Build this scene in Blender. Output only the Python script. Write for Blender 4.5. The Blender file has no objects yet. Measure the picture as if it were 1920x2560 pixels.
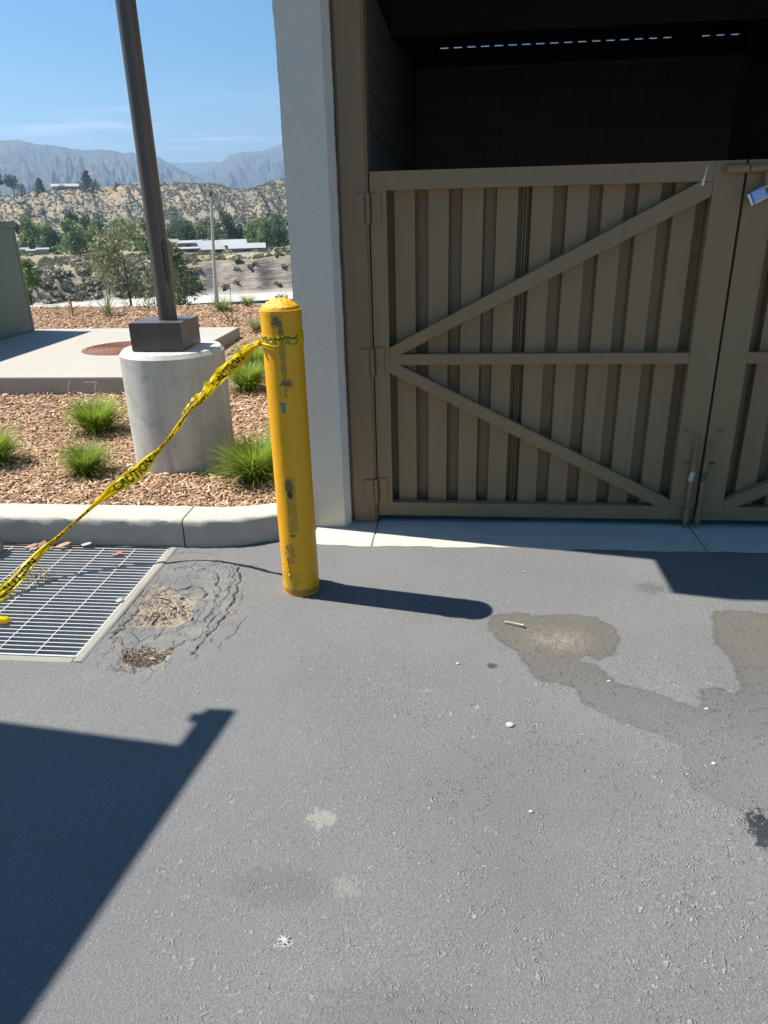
import bpy, bmesh, math, random
import numpy as np
from mathutils import Vector, Matrix, noise
PI = math.pi
R = math.radians
sc = bpy.context.scene
C = sc.collection

# ------------------------------------------------------------------ camera
cd = bpy.data.cameras.new('camera')
cam = bpy.data.objects.new('camera', cd); C.objects.link(cam)
sc.camera = cam
cd.sensor_fit = 'VERTICAL'; cd.sensor_height = 36.0; cd.lens = 1818.95/2560*36
cd.clip_start = 0.05; cd.clip_end = 40000
RX = Vector((0.99494717, 0.09750341, -0.02394183)); RY = Vector((0.01536915, -0.38356641, -0.9233854)); RZ = Vector((-0.0992165, 0.91835173, -0.38312686))
m = Matrix.Identity(4)
for i in range(3):
    m[i][0] = RX[i]; m[i][1] = -RY[i]; m[i][2] = -RZ[i]
m[2][3] = 1.6
cam.matrix_world = m
sc.render.resolution_x = 768; sc.render.resolution_y = 1024

# ------------------------------------------------------------------ sky, sun, exposure
SUN = Vector((-0.6276, 0.122, 1.0)).normalized()
world = bpy.data.worlds.new('World'); sc.world = world; world.use_nodes = True
wt = world.node_tree; wt.nodes.clear()
sky = wt.nodes.new('ShaderNodeTexSky'); sky.sky_type = 'NISHITA'; sky.sun_disc = False
sky.sun_elevation = R(57.4); sky.sun_rotation = math.atan2(SUN.x, SUN.y)
sky.air_density = 1.1; sky.dust_density = 0.4; sky.ozone_density = 2.0
bgn = wt.nodes.new('ShaderNodeBackground'); wout = wt.nodes.new('ShaderNodeOutputWorld')
bgn.inputs[1].default_value = 0.056
# thin cirrus streaks low in the sky
wtc = wt.nodes.new('ShaderNodeTexCoord'); wmp = wt.nodes.new('ShaderNodeMapping'); wmp.inputs['Scale'].default_value = (5, 5, 60); wmp.inputs['Rotation'].default_value = (0.01, 0.03, 0)
wnz = wt.nodes.new('ShaderNodeTexNoise'); wnz.inputs['Scale'].default_value = 1.3; wnz.inputs['Detail'].default_value = 7; wnz.inputs['Roughness'].default_value = 0.6
wrp = wt.nodes.new('ShaderNodeMapRange'); wrp.inputs[1].default_value = 0.5; wrp.inputs[2].default_value = 0.72; wrp.inputs[4].default_value = 0.75
wsx = wt.nodes.new('ShaderNodeSeparateXYZ'); wel = wt.nodes.new('ShaderNodeMapRange'); wel.inputs[1].default_value = 0.135; wel.inputs[2].default_value = 0.09; wel.inputs[3].default_value = 0; wel.inputs[4].default_value = 1
wmu = wt.nodes.new('ShaderNodeMath'); wmu.operation = 'MULTIPLY'
wmx = wt.nodes.new('ShaderNodeMixRGB'); wmx.inputs[2].default_value = (11.5, 12.5, 13.5, 1)
whs = wt.nodes.new('ShaderNodeHueSaturation'); whs.inputs['Saturation'].default_value = 2.0; whs.inputs['Value'].default_value = 0.80
L = wt.links.new
L(wtc.outputs['Generated'], wmp.inputs[0]); L(wmp.outputs[0], wnz.inputs['Vector']); L(wnz.outputs[0], wrp.inputs[0])
L(wtc.outputs['Generated'], wsx.inputs[0]); L(wsx.outputs[2], wel.inputs[0]); L(wrp.outputs[0], wmu.inputs[0]); L(wel.outputs[0], wmu.inputs[1])
L(wmu.outputs[0], wmx.inputs[0]); L(sky.outputs[0], whs.inputs['Color']); L(whs.outputs[0], wmx.inputs[1]); L(wmx.outputs[0], bgn.inputs[0]); L(bgn.outputs[0], wout.inputs[0])
sl = bpy.data.lights.new('sun', 'SUN'); sl.energy = 5.0; sl.angle = R(0.5); sl.color = (1.0, 0.955, 0.885)
so = bpy.data.objects.new('sun', sl); C.objects.link(so); so.rotation_euler = SUN.to_track_quat('Z', 'Y').to_euler(); so.location = (-6, 2, 12)
sc.view_settings.view_transform = 'Standard'; sc.view_settings.look = 'None'; sc.view_settings.exposure = 1.15; sc.view_settings.gamma = 1
sc.render.engine = 'CYCLES'

# ------------------------------------------------------------------ helpers
def lin(r, g, b):
    f = lambda c: (c/255/12.92 if c/255 <= .04045 else ((c/255+.055)/1.055)**2.4)
    return (f(r), f(g), f(b))
def at(px, py, dist):
    """design helper: world point seen at photo pixel px,py, `dist` metres away on the ground plan"""
    d = RX*((px-960)/1818.95) + RY*((py-1280)/1818.95) + RZ
    k = dist/math.hypot(d.x, d.y)
    return Vector((0, 0, 1.6)) + d*k
def tag(o, label=None, cat=None, group=None, kind=None):
    if label: o['label'] = label
    if cat: o['category'] = cat
    if group: o['group'] = group
    if kind: o['kind'] = kind
    return o
def empty(name, loc, label, cat, group=None, rz=0):
    o = bpy.data.objects.new(name, None); C.objects.link(o); o.location = loc; o.rotation_euler = (0, 0, rz)
    o.empty_display_size = 0.1
    return tag(o, label, cat, group)
def link(name, me, mat=None, parent=None, loc=None):
    o = bpy.data.objects.new(name, me); C.objects.link(o)
    if mat: me.materials.append(mat)
    if parent: o.parent = parent
    if loc is not None: o.location = loc
    return o
def smooth(me, on=True):
    me.polygons.foreach_set('use_smooth', [on]*len(me.polygons))
def npmesh(name, V, F, smoothed=False):
    me = bpy.data.meshes.new(name)
    V = np.asarray(V, dtype=np.float32); F = np.asarray(F, dtype=np.int32)
    n, k = F.shape
    me.vertices.add(len(V)); me.vertices.foreach_set('co', V.ravel())
    me.loops.add(n*k); me.loops.foreach_set('vertex_index', F.ravel())
    me.polygons.add(n); me.polygons.foreach_set('loop_start', np.arange(0, n*k, k, dtype=np.int32))
    me.polygons.foreach_set('loop_total', np.full(n, k, dtype=np.int32))
    me.update(calc_edges=True); me.validate()
    if smoothed: smooth(me)
    return me
def attr(me, name, vals, dom='POINT'):
    a = me.attributes.new(name, 'FLOAT', dom); a.data.foreach_set('value', np.asarray(vals, dtype=np.float32).ravel())

class MB:
    """collects boxes, bars, tubes into one mesh"""
    def __init__(s): s.bm = bmesh.new()
    def box(s, x0, x1, y0, y1, z0, z1):
        v = [s.bm.verts.new(p) for p in ((x0,y0,z0),(x1,y0,z0),(x1,y1,z0),(x0,y1,z0),(x0,y0,z1),(x1,y0,z1),(x1,y1,z1),(x0,y1,z1))]
        for f in ((3,2,1,0),(4,5,6,7),(0,1,5,4),(1,2,6,5),(2,3,7,6),(3,0,4,7)): s.bm.faces.new([v[i] for i in f])
        return s
    def prism(s, pts, ax, a, b):
        """extrude polygon pts (2D) along axis ax from a to b"""
        def P(p, t):
            return {'y': (p[0], t, p[1]), 'x': (t, p[0], p[1]), 'z': (p[0], p[1], t)}[ax]
        A = [s.bm.verts.new(P(p, a)) for p in pts]; B = [s.bm.verts.new(P(p, b)) for p in pts]
        n = len(pts); s.bm.faces.new(A); s.bm.faces.new(B[::-1])
        for i in range(n): s.bm.faces.new([A[i], B[i], B[(i+1) % n], A[(i+1) % n]])
        return s
    def tube(s, pts, rad, n=12, cap=True):
        pts = [Vector(p) for p in pts]; rings = []
        rads = rad if isinstance(rad, (list, tuple)) else [rad]*len(pts)
        up = None
        for i, p in enumerate(pts):
            d = (pts[min(i+1, len(pts)-1)]-pts[max(i-1, 0)]).normalized()
            if up is None: up = Vector((0, 0, 1)) if abs(d.z) < .9 else Vector((1, 0, 0))
            a = d.cross(up).normalized(); b = a.cross(d).normalized(); up = b
            rings.append([s.bm.verts.new(p+(a*math.cos(t)+b*math.sin(t))*rads[i]) for t in [2*PI*k/n for k in range(n)]])
        for r0, r1 in zip(rings, rings[1:]):
            for k in range(n): s.bm.faces.new([r0[k], r0[(k+1) % n], r1[(k+1) % n], r1[k]])
        if cap: s.bm.faces.new(rings[0][::-1]); s.bm.faces.new(rings[-1])
        return s
    def lathe(s, prof, cx=0, cy=0, n=48):
        rings = [[s.bm.verts.new((cx+r*math.cos(2*PI*k/n), cy+r*math.sin(2*PI*k/n), z)) for k in range(n)] for r, z in prof]
        for r0, r1 in zip(rings, rings[1:]):
            for k in range(n): s.bm.faces.new([r0[k], r0[(k+1) % n], r1[(k+1) % n], r1[k]])
        if prof[0][0] > 1e-4: s.bm.faces.new(rings[0][::-1])
        if prof[-1][0] > 1e-4: s.bm.faces.new(rings[-1])
        return s
    def build(s, name, mat, parent=None, bevel=0, seg=2, smooth_ang=None, loc=None):
        bm = s.bm
        bmesh.ops.recalc_face_normals(bm, faces=bm.faces)
        if bevel:
            es = [e for e in bm.edges if len(e.link_faces) == 2 and e.calc_face_angle(0) > .5]
            bmesh.ops.bevel(bm, geom=es, offset=bevel, segments=seg, affect='EDGES', clamp_overlap=True)
        me = bpy.data.meshes.new(name); bm.to_mesh(me); bm.free()
        if smooth_ang is not None:
            smooth(me)
            try: me.set_sharp_from_angle(angle=R(smooth_ang))
            except Exception: pass
        return link(name, me, mat, parent, loc)

# ---- node materials
class N:
    def __init__(s, name):
        s.m = bpy.data.materials.new(name); s.m.use_nodes = True; s.t = s.m.node_tree; s.t.nodes.clear()
        s.out = s.t.nodes.new('ShaderNodeOutputMaterial'); s.b = s.t.nodes.new('ShaderNodeBsdfPrincipled')
        s.t.links.new(s.b.outputs[0], s.out.inputs[0]); s.co = s.t.nodes.new('ShaderNodeTexCoord').outputs['Object']
    def l(s, a, b): s.t.links.new(a, b)
    def val(s, x, sock):
        if x is None: return
        if isinstance(x, (int, float)): sock.default_value = x
        elif isinstance(x, tuple): sock.default_value = (*x, 1)[:4] if sock.type == 'RGBA' else x
        else: s.l(x, sock)
    def map(s, scale=(1,1,1), rot=(0,0,0), loc=(0,0,0), src=None):
        n = s.t.nodes.new('ShaderNodeMapping'); n.inputs['Scale'].default_value = scale; n.inputs['Rotation'].default_value = rot; n.inputs['Location'].default_value = loc
        s.l(src or s.co, n.inputs[0]); return n.outputs[0]
    def noise(s, scale, detail=4, rough=.55, dist=0, vec=None, color=False):
        n = s.t.nodes.new('ShaderNodeTexNoise'); n.inputs['Scale'].default_value = scale; n.inputs['Detail'].default_value = detail
        n.inputs['Roughness'].default_value = rough; n.inputs['Distortion'].default_value = dist; s.l(vec or s.co, n.inputs['Vector']); return n.outputs[1 if color else 0]
    def vor(s, scale, feature='F1', vec=None, out=0, rand=1):
        n = s.t.nodes.new('ShaderNodeTexVoronoi'); n.feature = feature; n.inputs['Scale'].default_value = scale; n.inputs['Randomness'].default_value = rand
        s.l(vec or s.co, n.inputs['Vector']); return n.outputs[out]
    def rng(s, x, a, b, c=0, d=1, smoothstep=False):
        n = s.t.nodes.new('ShaderNodeMapRange')
        if smoothstep: n.interpolation_type = 'SMOOTHSTEP'
        for i, v in enumerate((a, b, c, d)): n.inputs[i+1].default_value = v
        s.l(x, n.inputs[0]); return n.outputs[0]
    def op(s, o, a, b=None, c=None):
        n = s.t.nodes.new('ShaderNodeMath'); n.operation = o
        s.val(a, n.inputs[0]); s.val(b, n.inputs[1]); s.val(c, n.inputs[2]); return n.outputs[0]
    def mix(s, f, a, b, mode='MIX'):
        n = s.t.nodes.new('ShaderNodeMixRGB'); n.blend_type = mode; s.val(f, n.inputs[0]); s.val(a, n.inputs[1]); s.val(b, n.inputs[2]); return n.outputs[0]
    def attr(s, name):
        n = s.t.nodes.new('ShaderNodeAttribute'); n.attribute_name = name; return n.outputs['Fac']
    def xyz(s, i):
        n = s.t.nodes.new('ShaderNodeSeparateXYZ'); s.l(s.co, n.inputs[0]); return n.outputs[i]
    def objrand(s):
        return s.t.nodes.new('ShaderNodeObjectInfo').outputs['Random']
    def bump(s, h, strength=.3, dist=.01, prev=None):
        n = s.t.nodes.new('ShaderNodeBump'); n.inputs['Strength'].default_value = strength; n.inputs['Distance'].default_value = dist
        s.l(h, n.inputs['Height'])
        if prev is not None: s.l(prev, n.inputs['Normal'])
        return n.outputs[0]
    def fin(s, col, rough=.8, nrm=None, metal=0, spec=.5, trans=None):
        s.val(col, s.b.inputs['Base Color']); s.val(rough, s.b.inputs['Roughness']); s.val(metal, s.b.inputs['Metallic'])
        s.b.inputs['Specular IOR Level'].default_value = spec
        if nrm is not None: s.l(nrm, s.b.inputs['Normal'])
        return s.m
def mul(c, k): return tuple(min(1, x*k) for x in c)
def simple(name, c, rough=.7, var=.15, vs=6, bs=80, bst=.15, bd=.003, spec=.4, metal=0, stretch=(1,1,1)):
    n = N(name); v = n.map(stretch)
    a = n.noise(vs, 5, .6, vec=v); b = n.noise(vs*9, 3, .6, vec=v)
    col = n.mix(n.rng(a, .3, .7), mul(c, 1-var), mul(c, 1+var)); col = n.mix(n.rng(b, .35, .65, 0, .4), col, mul(c, 1-var*1.3))
    return n.fin(col, rough, n.bump(n.noise(bs, 4, .6), bst, bd), metal, spec)

# concrete
def concrete(name, c, dark=.72, pit=True, stain=(1,1,1), var=1.0, bst=.35):
    n = N(name)
    a = n.noise(2.2, 6, .6, .4, n.map(stain)); b = n.noise(14, 5, .65); f = n.noise(180, 3, .7)
    col = n.mix(n.rng(a, .35, .68, 0, var), c, mul(c, dark)); col = n.mix(n.rng(b, .5, .75, 0, .5*var), col, mul(c, dark*.92))
    col = n.mix(n.rng(f, .3, .7, 0, .35), col, mul(c, 1.12))
    h = n.op('ADD', n.noise(55, 5, .65), n.op('MULTIPLY', f, .5))
    if pit:
        p = n.rng(n.vor(38), .0, .12, 0, 1); pm = n.rng(n.noise(5, 2), .5, .62)
        pf = n.op('MULTIPLY', n.op('SUBTRACT', 1.0, p), pm)
        col = n.mix(n.op('MULTIPLY', pf, .7), col, mul(c, .35)); h = n.op('SUBTRACT', h, n.op('MULTIPLY', pf, 1.2))
    return n.fin(col, .88, n.bump(h, bst, .004), 0, .3)
M = {}
M['curb'] = concrete('curb_concrete', (.42, .395, .345), .86, stain=(1, 1, 3), var=.8)
M['pad'] = concrete('pad_concrete', (.36, .335, .29), .88, var=.6)
M['apron'] = concrete('apron_concrete', (.48, .46, .40), .78, stain=(1, 3, 1))
M['frame_conc'] = concrete('frame_concrete', (.27, .26, .225), .7)
M['pit'] = concrete('pit_concrete', (.2, .19, .17), .6, var=1)
def cyl_conc():
    n = N('pier_concrete'); c = (.56, .54, .485)
    v = n.map((3.5, 3.5, .55)); a = n.noise(1.6, 6, .62, .5, v); b = n.noise(9, 6, .7, .6); f = n.noise(150, 3, .7)
    col = n.mix(n.rng(a, .38, .66, 0, .9), c, (.34, .33, .295)); col = n.mix(n.rng(b, .5, .68, 0, .65), col, (.28, .27, .235))
    ln = n.rng(n.noise(3, 3, .5, vec=n.map((1, 1, 40))), .66, .72, 0, .25); col = n.mix(ln, col, (.2, .2, .18))
    ph = n.op('MULTIPLY', n.rng(n.vor(34), .05, .11, 1, 0), n.rng(n.noise(6, 3), .5, .58)); col = n.mix(n.op('MULTIPLY', ph, .75), col, (.10, .10, .09))
    col = n.mix(n.rng(n.xyz(2), .12, .03, 0, .45), col, (.25, .22, .17)); col = n.mix(n.rng(f, .3, .7, 0, .25), col, (.5, .5, .47))
    return n.fin(col, .82, n.bump(n.op('ADD', n.noise(30, 5, .6), n.op('MULTIPLY', f, .4)), .25, .004), 0, .3)
M['pier'] = cyl_conc()
def stucco():
    n = N('stucco'); c = (.78, .71, .60)
    a = n.noise(1.5, 4, .6); f = n.noise(260, 3, .75); g = n.noise(90, 4, .7)
    col = n.mix(n.rng(a, .3, .7, 0, .5), c, (.70, .665, .60)); col = n.mix(n.rng(g, .4, .7, 0, .35), col, (.56, .53, .49)); col = n.mix(n.rng(f, .58, .75, 0, .6), col, (.36, .35, .33))
    zz = n.rng(n.xyz(2), .0, .35, .5, 0); col = n.mix(zz, col, (.68, .57, .41))
    return n.fin(col, .95, n.bump(n.op('ADD', f, g), .9, .004), 0, .1)
M['stucco'] = stucco()
def paint(name, c, rough=.42, spec=.5):
    n = N(name); a = n.noise(1.3, 4, .6, vec=n.map((2, 2, .4))); b = n.noise(70, 3, .6); d = n.noise(11, 6, .7)
    col = n.mix(n.rng(a, .3, .7, 0, .6), c, mul(c, .86)); col = n.mix(n.rng(d, .62, .78, 0, .35), col, mul(c, 1.25))
    sc_ = n.noise(1.0, 5, .7, .4, n.map((120, 120, 5))); spt = n.rng(n.noise(2.2, 3, .6), .55, .7); col = n.mix(n.op('MULTIPLY', n.rng(sc_, .70, .74), spt), col, mul(c, 2.2))
    gr = n.op('MULTIPLY', n.rng(n.xyz(2), .22, .0, 0, .55), n.rng(n.noise(9, 5, .7), .35, .65)); col = n.mix(gr, col, mul(c, .55))
    dp = n.rng(n.noise(1.0, 4, .6, .2, n.map((22, 22, .9))), .56, .72, 0, .35); col = n.mix(dp, col, mul(c, .7))
    return n.fin(col, n.rng(d, .3, .7, rough-.05, rough+.12), n.bump(n.op('ADD', n.noise(9, 3), n.op('MULTIPLY', b, .25)), .07, .01), 0, spec)
M['gate'] = paint('gate_brown_paint', (.29, .192, .10), .5, .35)
M['post'] = paint('post_brown_paint', (.25, .168, .09), .5, .35)
M['bronze'] = paint('bronze_metal', (.078, .067, .06), .38, .5)
M['bronze_light'] = paint('bronze_cap', (.085, .078, .07), .45, .5)
M['green'] = paint('green_cabinet_paint', (.13, .195, .16), .4, .4)
M['darksteel'] = paint('dark_roof_steel', (.03, .032, .038), .6, .3)
M['galv'] = simple('galvanised_steel', (.50, .50, .48), .5, .12, 20, 200, .1, .001, .5)
M['galvpole'] = simple('galvanised_pole', (.34, .34, .33), .55, .15, 2, 40, .05, .002)
M['rust'] = simple('rusty_iron', (.20, .085, .05), .8, .25, 12, 150, .4, .003)
def cmu(name, c):
    n = N(name)
    sx = n.t.nodes.new('ShaderNodeSeparateXYZ'); n.l(n.co, sx.inputs[0])
    cb = n.t.nodes.new('ShaderNodeCombineXYZ'); n.l(n.op('ADD', sx.outputs[0], sx.outputs[1]), cb.inputs[0]); n.l(sx.outputs[2], cb.inputs[1])
    br = n.t.nodes.new('ShaderNodeTexBrick'); br.inputs['Scale'].default_value = 1; br.inputs['Brick Width'].default_value = .406; br.inputs['Row Height'].default_value = .203
    br.inputs['Mortar Size'].default_value = .006; br.inputs['Mortar Smooth'].default_value = .3; n.l(cb.outputs[0], br.inputs['Vector'])
    br.inputs['Color1'].default_value = (*c, 1); br.inputs['Color2'].default_value = (*mul(c, 1.12), 1); br.inputs['Mortar'].default_value = (*mul(c, .6), 1)
    col = n.mix(n.rng(n.noise(60, 4, .7), .4, .7, 0, .3), br.outputs[0], mul(c, .6))
    return n.fin(col, .95, n.bump(n.op('SUBTRACT', n.op('MULTIPLY', n.noise(120, 3), .25), br.outputs[1]), .7, .008), 0, .15)
M['cmu'] = cmu('block_wall', (.22, .19, .17)); M['cmu_side'] = cmu('block_wall_side', (.24, .21, .185))

def asphalt():
    n = N('asphalt'); c = (.164, .163, .158)
    big = n.noise(.9, 4, .55, .3); mid = n.noise(4.5, 5, .6, .5); fine = n.noise(330, 3, .75); fin2 = n.noise(120, 4, .7)
    col = n.mix(n.rng(big, .35, .65), mul(c, 1.2), mul(c, .87)); gm = n.noise(95, 5, .8); col = n.mix(n.rng(gm, .52, .36, 0, .5), col, (.105, .106, .108)); col = n.mix(n.rng(gm, .54, .68, 0, .5), col, (.235, .233, .225)); col = n.mix(n.rng(mid, .4, .7, 0, .55), col, (.168, .163, .152))
    col = n.mix(n.rng(fine, .56, .36, .0, .75), col, (.092, .094, .098)); col = n.mix(n.rng(fine, .56, .66, 0, .75), col, (.29, .29, .28))
    # wormy tool marks in patches
    dv = n.mix(.06, n.co, n.noise(28, 2, .5, color=True))
    w = n.vor(44, 'F1', dv); wn = n.rng(n.noise(34, 3, .6, 1.2, dv), .47, .5); ring = n.op('SUBTRACT', 1.0, n.op('ABSOLUTE', n.op('MULTIPLY', n.op('SUBTRACT', w, .30), 9)))
    ring = n.op('MAXIMUM', ring, 0.0)
    pm = n.op('MULTIPLY', n.rng(n.noise(2.3, 4, .65), .36, .54), n.rng(n.noise(13, 3, .6), .36, .54))
    yfade = n.rng(n.xyz(1), 3.1, 2.2, .15, 1); xf = n.rng(n.xyz(0), -.9, .2, .45, 1)
    pm = n.op('MULTIPLY', n.op('MULTIPLY', pm, yfade), xf); rg = n.op('MULTIPLY', n.op('MULTIPLY', ring, wn), pm)
    col = n.mix(rg, col, (.34, .34, .33))
    # pale scattered grit
    g = n.op('MULTIPLY', n.rng(n.vor(26), .0, .07, 1, 0), n.rng(n.noise(3, 2), .52, .6)); col = n.mix(n.op('MULTIPLY', g, .8), col, (.42, .40, .36))
    # stain: darker brownish residue with a crisp wandering edge
    en = n.op('MULTIPLY', n.op('SUBTRACT', n.noise(18, 5, .65), .5), .075)
    sd = n.op('ADD', n.attr('stain'), en); st = n.rng(sd, -.009, .006); edge = n.rng(n.op('ABSOLUTE', sd), 0, .012, 1, 0)
    br = n.op('MULTIPLY', n.rng(n.op('ADD', n.attr('silt'), n.op('MULTIPLY', n.op('SUBTRACT', n.noise(8, 5, .7), .5), 1.6)), 0, 1), .8)
    stc = n.mix(br, (.098, .096, .088), (.115, .095, .066)); sn = n.noise(7, 5, .65, .4)
    stc = n.mix(n.rng(sn, .35, .65, 0, .6), stc, n.mix(br, (.114, .113, .108), (.155, .132, .096)))
    stc = n.mix(n.op('MULTIPLY', n.op('MULTIPLY', br, n.rng(n.attr('silt'), 1.0, 2.0)), n.rng(n.noise(22, 5, .75, .6), .4, .62, .0, .85)), stc, (.42, .37, .25))
    stc = n.mix(n.rng(gm, .54, .36, 0, .7), stc, (.075, .07, .06)); stc = n.mix(n.rng(gm, .56, .7, 0, .4), stc, (.21, .2, .17)); stc = n.mix(n.op('MULTIPLY', n.rng(n.noise(5, 5, .7, .8), .5, .68), .6), stc, (.085, .08, .07))
    fade = n.rng(n.xyz(1), 1.9, 2.35, .3, .78)
    col = n.mix(n.op('MULTIPLY', st, fade), col, stc); col = n.mix(n.op('MULTIPLY', n.op('MULTIPLY', edge, fade), .5), col, (.055, .045, .035))
    # dirt collected in the pothole, dark cracks
    dn = n.noise(24, 5, .7, .5); dirt = n.rng(n.op('ADD', n.attr('dirt'), n.op('MULTIPLY', n.op('SUBTRACT', dn, .5), 1.1)), .42, .62)
    col = n.mix(n.op('MULTIPLY', dirt, .9), col, n.mix(n.rng(n.noise(90, 3, .7), .35, .65), (.34, .285, .21), (.2, .17, .13)))
    av = n.mix(.05, n.co, n.noise(14, 4, .6, color=True)); ac = n.rng(n.vor(15, 'DISTANCE_TO_EDGE', n.map((1, .6, 1), (0, 0, .5), src=av)), .0, .035, 1, 0); ac = n.op('MULTIPLY', n.op('MULTIPLY', ac, n.rng(n.attr('wear'), .3, .8)), n.rng(n.noise(11, 4, .6), .45, .6))
    col = n.mix(n.op('MULTIPLY', ac, .7), col, (.035, .034, .033)); col = n.mix(n.op('MULTIPLY', n.op('MULTIPLY', n.attr('wear'), n.rng(n.noise(9, 5, .7), .48, .66)), .6), col, (.24, .215, .175))
    col = n.mix(n.rng(n.attr('crack'), .25, .8, 0, .92), col, (.018, .018, .019))
    # tan spots and tar spot
    def spot(x, y, rx, ry, rgb, k=.8, nz=.9):
        nonlocal col
        v = n.map((1/rx, 1/ry, 1), loc=(-x/rx, -y/ry, 0)); ln = n.t.nodes.new('ShaderNodeVectorMath'); ln.operation = 'LENGTH'; n.l(v, ln.inputs[0])
        f = n.rng(n.op('ADD', ln.outputs['Value'], n.op('MULTIPLY', n.op('SUBTRACT', n.noise(55, 4, .7), .5), nz*3)), .8, 1.1, k, 0)
        col = n.mix(f, col, rgb)
    spot(-.371, 1.555, .04, .034, (.31, .285, .24), .6, 1.3); spot(-.27, 1.334, .036, .034, (.25, .24, .21), .45, 1.6); spot(.86, 1.60, .045, .075, (.02, .024, .03), .95, 1.2)
    spot(-.39, 1.173, .016, .014, (.40, .40, .36), .7); spot(.142, 2.341, .02, .016, (.04, .04, .045), .9); spot(.881, 2.995, .07, .05, (.06, .06, .065), .5, 1.6)
    spot(-.45, 1.32, .14, .06, (.1, .103, .107), .4); spot(.25, 1.75, .35, .2, (.12, .124, .13), .35); spot(-.1, 1.0, .2, .1, (.108, .11, .115), .4)
    h = n.op('ADD', n.op('MULTIPLY', fine, .4), n.op('MULTIPLY', fin2, 1.0)); h = n.op('SUBTRACT', h, n.op('MULTIPLY', ac, 1.5)); h = n.op('ADD', h, n.op('MULTIPLY', rg, .9)); h = n.op('SUBTRACT', h, n.op('MULTIPLY', n.op('MULTIPLY', n.rng(w, .0, .25, 1, 0), pm), .6))
    return n.fin(col, .82, n.bump(n.noise(5, 3), .15, .03, n.bump(h, .9, .006)), 0, .35)
M['asphalt'] = asphalt()

def chips_mat(name, bright):
    n = N(name); r = n.attr('rnd')
    cr = n.t.nodes.new('ShaderNodeValToRGB'); n.l(r, cr.inputs[0]); e = cr.color_ramp.elements
    e[0].position = 0; e[0].color = (.15, .085, .05, 1); e[1].position = 1; e[1].color = (.80, .66, .48, 1)
    for p, c in ((.25, (.33, .20, .12)), (.55, (.52, .345, .22)), (.82, (.66, .47, .31))):
        x = e.new(p); x.color = (*mul(c, bright), 1)
    col = n.mix(n.rng(n.noise(90, 3, .6, vec=n.map((1, 1, 1))), .3, .7, 0, .35), cr.outputs[0], (.3, .19, .12))
    return n.fin(col, .9, n.bump(n.noise(150, 3), .3, .003), 0, .15)
M['chips'] = chips_mat('wood_chips', 1.0)
M['crumb'] = chips_mat('asphalt_crumbs', 1.0)
for nd in M['crumb'].node_tree.nodes:
    if nd.type == 'VALTORGB':
        for e_, c_ in zip(nd.color_ramp.elements, ((.05, .048, .045, 1), (.10, .095, .085, 1), (.20, .175, .135, 1), (.40, .31, .20, 1), (.62, .48, .32, 1))): e_.color = c_
def mulch_base():
    n = N('mulch_soil'); v = n.mix(.1, n.co, n.noise(9, 3, color=True))
    a = n.vor(38, 'F1', n.map((1, 2.2, 1), (0, 0, .7), src=v), 1); b = n.vor(30, 'F1', n.map((2.4, 1, 1), (0, 0, .4), src=v))
    sp = n.t.nodes.new('ShaderNodeSeparateColor'); n.l(a, sp.inputs[0])
    col = n.mix(sp.outputs[0], (.30, .19, .12), (.55, .38, .25)); col = n.mix(n.rng(b, .2, .6, 0, .5), col, (.15, .095, .06))
    return n.fin(col, .95, n.bump(b, 1, .02), 0, .1)
M['mulch'] = mulch_base()

def leafmat(name, c1, c2, trans=.25):
    n = N(name); r = n.attr('rnd'); col = n.mix(r, c1, c2)
    col = n.mix(n.rng(n.objrand(), 0, 1, 0, .25), col, mul(c1, .7))
    n.fin(col, .6, None, 0, .3)
    tr = n.t.nodes.new('ShaderNodeBsdfTranslucent'); n.l(n.mix(.5, col, mul(c2, 1.2)), tr.inputs[0])
    mx = n.t.nodes.new('ShaderNodeMixShader'); mx.inputs[0].default_value = trans; n.l(n.b.outputs[0], mx.inputs[1]); n.l(tr.outputs[0], mx.inputs[2]); n.l(mx.outputs[0], n.out.inputs[0])
    return n.m
M['grass'] = leafmat('grass_blades', (.085, .155, .012), (.31, .41, .05), .35)
M['grass_far'] = leafmat('grass_blades_pale', (.14, .19, .04), (.30, .34, .12), .3)
M['willow'] = leafmat('willow_leaves', (.10, .155, .04), (.22, .29, .10))
M['darkleaf'] = leafmat('dark_leaves', (.045, .08, .03), (.11, .16, .065))
M['pine'] = leafmat('conifer_needles', (.016, .032, .018), (.04, .06, .03))
M['olive'] = leafmat('grey_green_leaves', (.14, .165, .08), (.32, .34, .19))
M['scrub'] = leafmat('scrub_leaves', (.17, .155, .09), (.35, .31, .20), .15)
M['chap'] = leafmat('chaparral_leaves', (.16, .155, .112), (.26, .245, .18), .08)
M['palm'] = leafmat('palm_fronds', (.07, .085, .045), (.16, .16, .09))
M['bark'] = simple('bark', (.06, .048, .038), .95, .3, 8, 60, .6, .01)
M['twig'] = simple('dry_twig', (.22, .18, .13), .9, .2)

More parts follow.
